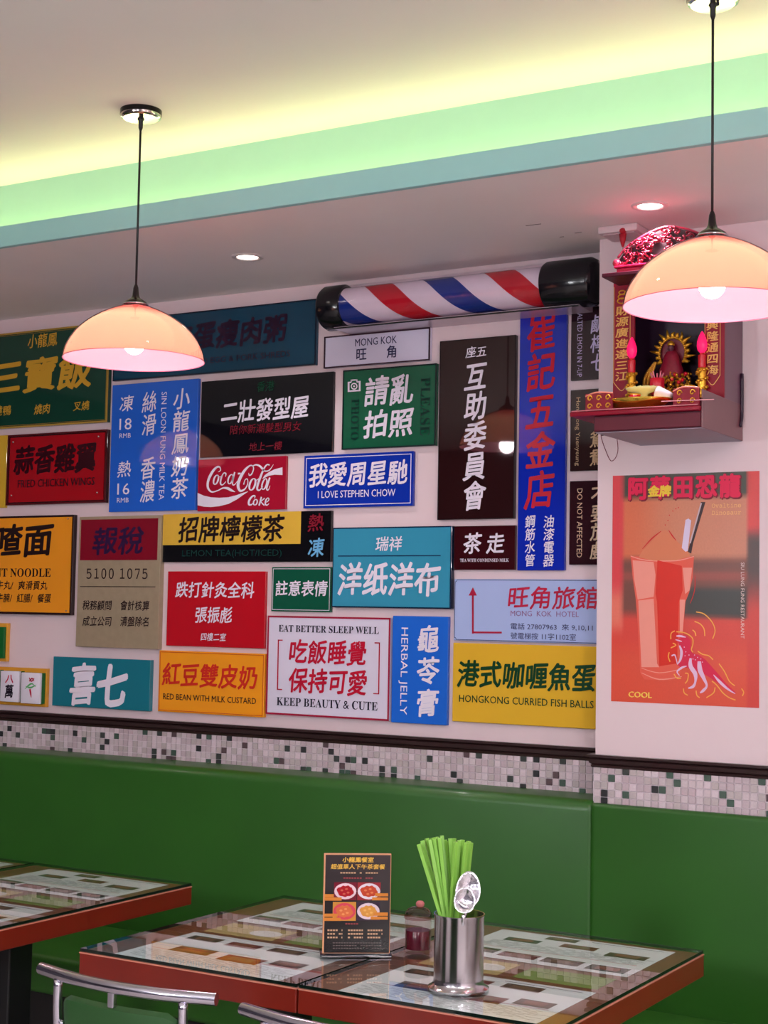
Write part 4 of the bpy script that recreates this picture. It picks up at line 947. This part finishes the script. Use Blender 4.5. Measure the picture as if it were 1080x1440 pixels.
for (xa, ya, xb, yb, c1, c2, c3) in ((300, 455, 545, 655, (120, 22, 44), (232, 200, 210), (170, 22, 34)), (552, 455, 803, 655, (150, 40, 50), (228, 214, 226), (196, 70, 44)), (292, 675, 542, 885, (206, 140, 60), (214, 70, 90), (216, 110, 66)), (550, 675, 800, 880, (60, 40, 60), (226, 200, 212), (220, 150, 70))):
    a = mu(xa, yb); b = mu(xb, ya); cu_, cv_ = (a[0]+b[0])/2, (a[1]+b[1])/2; ru, rv = (b[0]-a[0])/2, (b[1]-a[1])/2
    mp_('food_photo', c1, lambda f: f.rect(a[0], b[0], a[1], b[1]))
    mp_('plate_print', c2, lambda f: f.poly([(cu_+ru*.97*math.cos(k*PI/10), cv_+rv*.9*math.sin(k*PI/10)) for k in range(20)]), 2)
    mp_('food_print', c3, lambda f: f.poly([(cu_+ru*(.74+.08*math.sin(5*k))*math.cos(k*PI/10), cv_+rv*(.62+.08*math.cos(3*k))*math.sin(k*PI/10)) for k in range(20)]), 3)
    mp_('food_highlight', mixc(c3, (255, 210, 140), .4), lambda f: [f.poly([(cu_+ru*p+ru*.14*math.cos(k*PI/3), cv_+rv*q+rv*.12*math.sin(k*PI/3)) for k in range(6)]) for p, q in ((-.3, .1), (.1, .25), (.25, -.15), (-.1, -.3))], 4)
mp_('price_tag', (216, 132, 56), lambda f: [f.rect(mu(x0_, 0)[0], mu(x1_, 0)[0], mu(0, y1_)[1], mu(0, y0_)[1]) for x0_, y0_, x1_, y1_ in ((200, 588, 300, 622), (200, 624, 385, 660), (745, 575, 885, 610), (712, 622, 885, 655), (195, 805, 345, 840), (195, 850, 380, 885), (730, 790, 885, 828), (700, 836, 885, 870))], 5)
def dashes(f, y, xa, xb, h_, seed, gap=14):
    rn = random.Random(seed); x = xa
    while x < xb:
        f.rect(mu(x, 0)[0], mu(min(x+22, xb), 0)[0], mu(0, y+h_)[1], mu(0, y-h_)[1]); x += 22+gap*(3 if rn.random() < .15 else .5)
mp_('fine_print', (200, 156, 124), lambda f: [dashes(f, y, xa, xb, 9, y+xa) for y in (990, 1030, 1070) for xa, xb in ((240, 400), (460, 620), (670, 830))] + [dashes(f, 350, 365, 770, 8, 3)])
mp_('red_fine_print', (150, 60, 64), lambda f: [dashes(f, 408, 400, 715, 8, 5), dashes(f, 918, 430, 610, 8, 6)])
mp_('grey_fine_print', (96, 84, 84), lambda f: [dashes(f, y, 300, 860, 5, y) for y in (1130, 1160, 1190)])

# ------------------------------------------------------------------ red shrine on the column
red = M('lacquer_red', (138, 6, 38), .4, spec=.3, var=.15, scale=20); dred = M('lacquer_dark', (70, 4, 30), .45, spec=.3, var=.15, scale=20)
crim = M('lacquer_carved', (128, 10, 40), .3, var=.25, scale=60); gold = M('gold_metal', (228, 170, 52), .32, .7, var=.2, scale=120)
brown = M('side_veneer', (112, 66, 72), .3, var=.12, scale=9); pale = M('shrine_under', (150, 140, 158), .5)
XR, XLb = -1.227, P(835, 600, 3.55).x
YF, YB_ = 3.545, 3.715
sh = thing('altar_shrine', 'red lacquered wall shrine with carved top and gold couplets on the column', 'shrine', ((XR+XLb)/2, CYF, 1.926))
zb, zt = 1.926, 1.968
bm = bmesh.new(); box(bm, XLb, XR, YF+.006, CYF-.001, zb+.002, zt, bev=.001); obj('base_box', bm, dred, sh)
obj('underside', B(XLb+.004, XR-.002, YF+.010, CYF-.002, zb, zb+.0019), pale, sh)
obj('side_board', B(XR-.003, XR+.001, YF+.004, CYF-.001, zb+.001, zt+.052, bev=.0008), brown, sh)
bm = bmesh.new(); box(bm, P(803, 590, YF).x, XR-.004, YF-.010, YB_, zt, zt+.012, bev=.003); tray = obj('tray_board', bm, red, sh, 'auto')
obj('tray_lip', B(P(806, 590, YF).x, XR-.006, YF-.012, YF-.009, zt+.0125, zt+.0145), M('lip_pink', (206, 120, 130), .3), sh)
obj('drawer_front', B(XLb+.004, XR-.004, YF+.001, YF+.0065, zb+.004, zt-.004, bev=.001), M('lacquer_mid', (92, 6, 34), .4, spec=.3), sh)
# rails with scrolls
def rail(x0, x1, nm='rail'):
    rl = obj(nm, B(x0, x1, YF-.004, YF+.004, zt+.013, zt+.056, bev=.0012), red, sh)
    bm = bmesh.new(); n = max(2, int((x1-x0)/.022))
    for i in range(n):
        for k in range(2):
            c = (x0+(x1-x0)*(i+.5)/n, YF-.0055, zt+.024+.02*k); s = random.choice((-1, 1))
            tube(bm, [(c[0]+.007*(1-a/9)*math.cos(a*s), c[1], c[2]+.008*(1-a/9)*math.sin(a)) for a in [j*.9 for j in range(8)]], .0016, 6, 2)
    obj('scroll', bm, gold, rl, True)
    bm = bmesh.new(); tube(bm, [(x0, YF-.003, zt+.050), ((x0*2+x1)/3, YF-.003, zt+.058), ((x0+x1*2)/3, YF-.003, zt+.058), (x1, YF-.003, zt+.055)], .0022, 8, 4); obj('gold_edge', bm, M('edge_rose', (220, 130, 112), .3), rl, True)
xg0, xg1 = P(862, 570, YF).x, P(947, 570, YF).x
rail(P(824, 570, YF).x, xg0); rail(xg1, XR-.006)
# cabinet
XL = P(863, 480, YB_).x; ZT = P(870, 386, YB_).z
obj('back_panel', B(XL, XR, CYF-.006, CYF-.001, zt+.012, ZT), M('niche_dark', (42, 14, 44), .35), sh)
obj('side_panel', B(XR-.006, XR, YB_+.003, CYF-.006, zt+.013, ZT), M('side_purple', (104, 68, 86), .3), sh)
obj('side_panel', B(XL, XL+.006, YB_+.003, CYF-.006, zt+.013, ZT), dred, sh)
bm = bmesh.new(); tube(bm, [(XR+.003, CYF-.016, 2.10), (XR+.003, CYF-.016, 2.02), (XR+.003, CYF-.018, 1.985), (XR+.003, CYF-.030, 1.962)], .005, 8, 4); obj('side_slot', bm, M('slot_dark', (40, 12, 40), .3), sh, True)  # dark strip standing in for the curved slot in the side
pw = P(893, 480, YB_).x-XL
for k, (xa_, txt) in enumerate(((XL, '財源廣進達三江'), (XR-.052, '生意興隆通四海'))):
    w_ = pw if k == 0 else .052
    po = obj('couplet_post', B(xa_, xa_+w_, YB_-.004, YB_+.003, zt+.013, ZT, bev=.001), red, sh)
    f = Flat(); zt2 = P(875, 430, YB_).z; zb2 = P(875, 537, YB_).z
    f.V(txt, xa_+w_*.42, zt2, zb2, w_*.62, .02, .6, fill=.92)
    f.v = [(u-sh.location.x, v-sh.location.z) for u, v in f.v]
    f.make('lettering', M('gold_leaf', (226, 168, 84), .35), po, YB_-.0052-sh.location.y, local=True)
    f = Flat(); z3 = zb2-.012; xm = xa_+w_*.42; hw = w_*.38
    f.ribbon([(xm-hw, zt2+.05, .0015), (xm-hw, (zt2+z3)/2, .0015), (xm-hw, z3+.01, .0015)], 2); f.ribbon([(xm+hw, zt2+.05, .0015), (xm+hw, (zt2+z3)/2, .0015), (xm+hw, z3+.01, .0015)], 2)
    f.ribbon([(xm-hw, z3+.012, .0018), (xm-hw*.6, z3, .002), (xm, z3-.012, .002), (xm+hw*.6, z3, .002), (xm+hw, z3+.012, .0018)], 3)
    f.v = [(u-sh.location.x, v-sh.location.z) for u, v in f.v]
    f.make('gold_line', M('gold_leaf', (216, 160, 70)), po, YB_-.0050-sh.location.y, local=True)
    bm = bmesh.new()
    for j in range(3):
        zc = zt2+.012+j*.011; s = .013-.002*j
        tube(bm, [(xm+s*math.cos(a), YB_-.006, zc+s*.55*math.sin(a)) for a in [2*PI*i/10 for i in range(11)]], .0017, 6, 1, cap=False)
    obj('knot_ornament', bm, gold, po, True)
    bm = bmesh.new(); bz_ = zt+.030
    ball(bm, (xm, YB_-.016, bz_), .013, sub=2); ball(bm, (xm+.004, YB_-.020, bz_+.010), .008, sub=2)
    for j in range(9): ball(bm, (xm+.012*math.cos(j*.7), YB_-.018-.006*math.sin(j), bz_-.004+.012*math.sin(j*.7)), .0045, sub=1)
    obj('gold_guardian', bm, gold, po, True)
# roof and carved crown
rx0 = P(846, 385, 3.60).x; zr = P(846, 388, 3.60).z
bm = bmesh.new(); box(bm, rx0, XR+.045, 3.60, CYF-.001, zr-.004, zr+.006, bev=.002); obj('roof_board', bm, dred, sh)
bm = bmesh.new(); box(bm, rx0+.035, XR+.02, 3.612, CYF-.001, zr+.0061, zr+.018, bev=.003); box(bm, rx0+.03, XR+.025, 3.606, CYF-.001, zr+.0181, zr+.024, bev=.002); obj('roof_moulding', bm, M('lacquer_rose', (184, 24, 66), .25), sh)
cx0, cx1 = rx0+.034, XR+.012; cm = (cx0+cx1)/2
cr = bmesh.new(); rn = random.Random(4)
def crown_h(x): 
    u = abs((x-cm)/((cx1-cx0)/2)); return .022+.066*max(0, 1-u**1.6)**.8
n = 0
while n < 120:
    x = rn.uniform(cx0, cx1); h_ = crown_h(x); z = zr+.026+rn.uniform(0, 1)*h_
    s = rn.choice((-1, 1)); r0 = rn.uniform(.006, .011); a0 = rn.uniform(0, 6)
    pts = [(x+r0*(1-a/8)*math.cos(a0+a*s), 3.622+rn.uniform(-.006, .006), z-.004+r0*(1-a/8)*math.sin(a0+a*s)*.8) for a in [j*.9 for j in range(7)]]
    tube(cr, pts, rn.uniform(.0018, .003), 6, 2); n += 1
oc = obj('crown_carving', cr, crim, sh, True); oc['kind'] = 'stuff'
bm = bmesh.new()
pp_ = [(cx0+(cx1-cx0)*i/24, zr+.026+crown_h(cx0+(cx1-cx0)*i/24)) for i in range(25)]
tube(bm, [(x, 3.624, z) for x, z in pp_], .0032, 6, 2); ball(bm, (cx0-.002, 3.622, zr+.034), .011, sub=2); obj('crown_rim', bm, M('crown_rose', (160, 40, 68), .3), sh, True)
bm = bmesh.new(); vs = [bm.verts.new((x, 3.634, zr+.024)) for x, z in pp_]; ws = [bm.verts.new((x, 3.634, z-.002)) for x, z in pp_]
for i in range(24): bm.faces.new((vs[i], vs[i+1], ws[i+1], ws[i]))
r = bmesh.ops.extrude_face_region(bm, geom=list(bm.faces)); bmesh.ops.translate(bm, vec=(0, .006, 0), verts=[v for v in r['geom'] if isinstance(v, bmesh.types.BMVert)]); bmesh.ops.recalc_face_normals(bm, faces=bm.faces)
obj('crown_backing', bm, M('crown_dark', (54, 8, 26), .5), sh)
# wires under it
bm = bmesh.new(); a = P(846, 612, 3.84); 
tube(bm, [tuple(P(845, 606, 3.84)), tuple(P(846, 617, 3.84)), tuple(P(852, 634, 3.84)), tuple(P(859, 648, 3.845)), tuple(P(866, 643, 3.845)), tuple(P(869, 630, 3.84)), tuple(P(866, 606, 3.84))], .0011, 6, 4)
tag(obj('wire', bm, M('wire_red', (120, 34, 56), .4)), 'thin red wire looping down under the left of the shrine', 'wire')
bm = bmesh.new(); tube(bm, [tuple(P(846, 612, 3.80)), tuple(P(858, 611, 3.81)), tuple(P(872, 616, 3.83)), tuple(P(895, 622.5, 3.853))], .0022, 6, 4)
tag(obj('cable', bm, M('cord_black', (20, 16, 20))), 'black power cable slanting to the column under the shrine', 'cable')
# altar pieces
FZ = zt+.0125
ST = .036
obj('altar_step', B(XL+.007, XR-.007, 3.652, CYF-.008, zt+.0125, zt+.0125+ST-.0002, bev=.001), dred, sh)
def at(px, py, y): return P(px, py, y)
def floor_at(px, y): return at(px, 560, y).x
def candle(px, y, lab):
    x = floor_at(px, y); t = thing('electric_candle', lab, 'candle', (x, y, FZ+ST))
    pr = P(px, 480, y)
    bm = bmesh.new(); rg = lathe(bm, [(.016, 0), (.016, .006), (.011, .012), (.010, .07), (.0135, .078), (.009, .082)], n=20); capr(bm, rg[-1]); obj('gold_holder', bm, gold, t, 'auto', local=True)
    bm = bmesh.new()
    for j in range(26):
        a = j*.75; z = .008+j*.0028; ball(bm, (.0125*math.cos(a), .0125*math.sin(a), z), .0048, sub=1)
    obj('gold_dragon', bm, gold, t, True, local=True)
    bm = bmesh.new(); rg = lathe(bm, [(.0098, .08), (.0098, .112), (.0105, .1135), (.006, .115), (.005, .119)], n=20); capr(bm, rg[-1]); obj('candle', bm, M('candle_red', (206, 22, 44), .3), t, 'auto', local=True)
    bm = bmesh.new(); lathe(bm, [(.005, .119), (.011, .126), (.0133, .136), (.0125, .148), (.008, .162), (.003, .172), (.0002, .175)], n=24); obj('flame_bulb', bm, M('flame_lit', (226, 20, 84), .15, emit=(240, 24, 96), es=.75), t, True, local=True)
candle(888, 3.70, 'red electric candle at the left of the altar'); candle(987, 3.70, 'red electric candle at the right of the altar')
# niche with figure
fx, fy = floor_at(946, 3.79), 3.79
hz = P(946, 497, fy).z
fig = thing('deity_statue', 'small seated red robed statue inside a gold flame halo', 'statue', (fx, fy, FZ+ST))
bm = bmesh.new(); R0 = .036
for j in range(15):
    a = -.5+ (PI+1.0)*j/14; dx, dz = math.cos(a), math.sin(a)
    tube(bm, [(R0*dx, 0, R0*1.15*dz, .006), (R0*1.25*dx, -.004, R0*1.4*dz, .005), (R0*(1.5+.18*math.sin(j*2.3))*dx+.006*math.sin(j*2), 0, R0*(1.55+.2*math.sin(j*1.7))*dz+.004, .0012)], .0045, 6, 3)
for j in range(30):
    a = -.6+(PI+1.2)*j/29; ball(bm, (R0*math.cos(a), -.004, R0*1.15*math.sin(a)), .0045, sub=1)
bmesh.ops.translate(bm, vec=(0, 0, hz-FZ-ST), verts=bm.verts); obj('gold_halo', bm, gold, fig, True, local=True)
bm = bmesh.new(); rg = lathe(bm, [(.034, 0), (.033, -.002)], (0, .004, hz-FZ-ST), 28, sy_=1, mat=Matrix.Rotation(PI/2, 4, 'X') @ Matrix.Diagonal((1, 1.15, 1, 1))); capr(bm, rg[-1]); capr(bm, rg[0]); obj('niche_disc', bm, M('niche_red', (120, 12, 44), .35), fig, local=True)
bm = bmesh.new(); lathe(bm, [(.034, -.07), (.032, -.045), (.024, -.025), (.020, -.008), (.013, .002), (.006, .006)], (0, -.012, hz-FZ-ST), 20, sy_=.6); obj('robe', bm, M('robe_red', (140, 20, 48), .4, var=.3, scale=160), fig, True, local=True)
bm = bmesh.new(); ball(bm, (0, -.016, hz-FZ-ST+.011), .0085, sz=1.2, sub=3); ball(bm, (0, -.0245, hz-FZ-ST+.010), .0016, sub=1); hd = obj('head', bm, M('face_dark', (96, 52, 66), .4), fig, True, local=True)
bm = bmesh.new(); rg = lathe(bm, [(.009, .018), (.0105, .022), (.006, .028), (.001, .031)], (0, -.015, hz-FZ-ST), 14); obj('hat', bm, gold, hd, True, local=True)
bm = bmesh.new(); box(bm, -.045, .045, -.03, .02, 0, hz-FZ-ST-.068, bev=.003); obj('pedestal', bm, dred, fig, local=True)
bm = bmesh.new()
for j in range(120):
    x_ = random.uniform(-.034, .062); z_ = random.uniform(.012, .082)*(1-abs(x_-.01)*7); ball(bm, (x_, -.034-random.uniform(0, .03), z_+.004), random.uniform(.003, .0062), sub=1)
for j in range(26):
    ball(bm, (.045+random.uniform(-.012, .014), -.02-random.uniform(0, .01), .05+random.uniform(-.02, .035)), random.uniform(.003, .0055), sub=1)
ob = obj('gold_flowers', bm, gold, fig, True, local=True)
bm = bmesh.new()
for j in range(5): ball(bm, (.020+.009*j, -.060, .062+.012*math.sin(j*2)), .0062, sub=1)
obj('red_flowers', bm, M('candle_red', (206, 22, 44)), fig, True, local=True)
# gold leaf fan
lx = floor_at(914, 3.78); b0 = P(916, 520, 3.78); tt = P(924, 470, 3.78)
fan = thing('gold_plume', 'curved gold leaf plume standing left of the statue', 'ornament', (lx, 3.78, FZ+ST))
bm = bmesh.new()
for j in range(22):
    u = j/21; xx = -.012*math.sin(u*PI)*1.1+.014*u; zz = .030+u*.085; wd = .013*math.sin(PI*min(1, .12+u*.88))+.002
    for k in (-1, 0, 1): ball(bm, (xx+k*wd*.6, -.002*abs(k), zz), .0048, sub=1)
tube(bm, [(0, 0, 0), (-.003, 0, .03), (-.004, 0, .06)], .003, 6, 3); obj('leaf', bm, M('gold_bright', (234, 170, 64), .35, .5, var=.2, scale=150), fan, True, local=True)
# red pot with sticks
px_ = floor_at(924, 3.69); pot = thing('incense_pot', 'small bright red ribbed pot with pale tips between candle and statue', 'pot', (px_, 3.69, FZ+ST))
bm = bmesh.new(); rg = lathe(bm, [(.010, 0), (.006, .008), (.014, .016), (.0175, .022), (.018, .045), (.0185, .060)], n=32, wob=.05, wn=10); capr(bm, rg[-1]); capr(bm, rg[0], 0, True); obj('pot_body', bm, M('pot_red', (224, 30, 56), .3), pot, True, local=True)
bm = bmesh.new()
for j in range(10): a = j*.63; tube(bm, [(.010*math.cos(a), .010*math.sin(a), .058), (.017*math.cos(a), .017*math.sin(a), .074+.004*math.sin(j*3))], .0018, 6, 1)
obj('petal', bm, M('petal_pink', (236, 130, 150), .4), pot, True, local=True)
# red cups
for k, (px0, y_, lb) in enumerate(((969, 3.70, 'tiny red offering cup in front of the gold flowers, right of centre'), (893, 3.62, 'tiny red offering cup at the left behind the brass dish'))):
    x_ = floor_at(px0, y_); t = thing('offering_cup', lb, 'cup', (x_, y_, FZ+(ST if k == 0 else 0))); s = 1.0
    zo = .020 if k == 0 else .030
    bm = bmesh.new(); lathe(bm, [(.006, 0), (.005, .004), (.010, zo), (.0155, zo+.016), (.015, zo+.018), (.010, zo+.006), (.001, zo+.004)], n=24); obj('bowl', bm, M('cup_red', (196, 22, 44), .2), t, True, local=True)
    bm = bmesh.new(); rg = lathe(bm, [(.0155, zo+.0155), (.0160, zo+.018), (.0150, zo+.0185)], n=24); obj('gold_rim', bm, gold, t, True, local=True)
x_ = floor_at(934, 3.60); t = thing('white_cup', 'small white cup lying behind the brass dish', 'cup', (x_, 3.60, FZ))
bm = bmesh.new(); lathe(bm, [(.001, -.020), (.009, -.020), (.011, -.014), (.0155, .012), (.0165, .020), (.0152, .020), (.013, .006), (.001, -.012)], (0, 0, .040), 24, mat=Matrix.Rotation(-1.25, 4, 'Y')); obj('cup_body', bm, M('porcelain', (226, 214, 232), .15), t, True, local=True)
# pale plate
x_ = floor_at(905, 3.626); t = thing('offering_plate', 'pale green oval plate of food on the altar behind the brass dish', 'plate', (x_, 3.626, FZ))
bm = bmesh.new(); lathe(bm, [(.012, 0), (.010, .048), (.036, .056), (.042, .064), (.041, .065), (.034, .058), (.001, .054)], n=32, sx=1.15, sy_=.55); obj('plate_body', bm, M('plate_pale_green', (206, 206, 150), .25), t, True, local=True)
bm = bmesh.new()
for j in range(16): ball(bm, (.030*math.cos(j*2.4)*math.sqrt(j/16), .014*math.sin(j*2.4)*math.sqrt(j/16), .064), .0055, sub=1)
obj('food', bm, M('food_green', (178, 176, 104), .4, var=.3, scale=120), t, True, local=True)
# brass dish
dy = 3.585; c = P(897, 572, dy); t = thing('brass_dish', 'wide shallow brass dish resting on the front of the shrine tray', 'dish', (c.x, dy, FZ))
bm = bmesh.new(); lathe(bm, [(.001, .006), (.045, .006), (.05, 0), (.056, .006), (.078, .018), (.088, .026), (.0885, .028), (.086, .028), (.074, .020), (.052, .010), (.001, .010)], n=48, sy_=.62)
obj('dish_body', bm, M('brass_polished', (236, 190, 76), .16, .95, var=.25, scale=30), t, True, local=True)
bm = bmesh.new()
for j, (a, b) in enumerate(((-.045, .005), (-.02, -.008), (.008, .006), (.035, -.004), (.052, .008), (-.008, .014))): ball(bm, (a, b, .018), .0105, sz=.6, sub=2)
obj('gold_coin', bm, gold, t, True, local=True)
bm = bmesh.new(); a = P(805, 588, 3.52); tube(bm, [tuple(P(930, 564.5, 3.528)), tuple(P(1004, 561.7, 3.528))], .0012, 6, 1)
tag(obj('incense_stick', bm, M('stick_pink', (214, 140, 150), .5)), 'thin pink incense stick laid across the right shrine rail', 'incense stick')
# junction box with hanging tassel
a = PZ(856, 326, SF); b = PZ(902, 318, SF)
t = thing('ceiling_box', 'flat pale plastic box on the soffit just left of the shrine top', 'box', (P(878, 326, 3.78).x, 3.78, SF-.02))
bm = bmesh.new(); box(bm, -.055, .055, -.05, .05, .0, .0195, bev=.003); obj('cover', bm, M('box_pale', (212, 190, 196), .4), t, 'auto', local=True)
bm = bmesh.new(); box(bm, -.045, .045, -.04, .04, -.003, -.0001, bev=.001); obj('cover_plate', bm, M('box_pale2', (196, 172, 180), .4), t, local=True)
ta = P(876, 334, 3.735); zt_ = SF-.024
t = thing('red_tassel', 'small red tassel hanging below the pale box on the soffit', 'tassel', (ta.x, 3.735, ta.z))
bm = bmesh.new(); ball(bm, (0, 0, .018), .010, sub=2, sz=.8); lathe(bm, [(.001, .012), (.009, .010), (.0075, -.006), (.003, -.024), (.001, -.026)], n=14, wob=.12, wn=7); obj('fringe', bm, M('tassel_red', (176, 18, 40), .6), t, True, local=True)
bm = bmesh.new(); tube(bm, [(0, 0, -.02), (.001, 0, -.065)], .0008, 5, 1); tube(bm, [(0, 0, .024), (0, .0, zt_-ta.z)], .0012, 5, 1); obj('string', bm, M('wire_red', (120, 34, 56)), t, local=True)
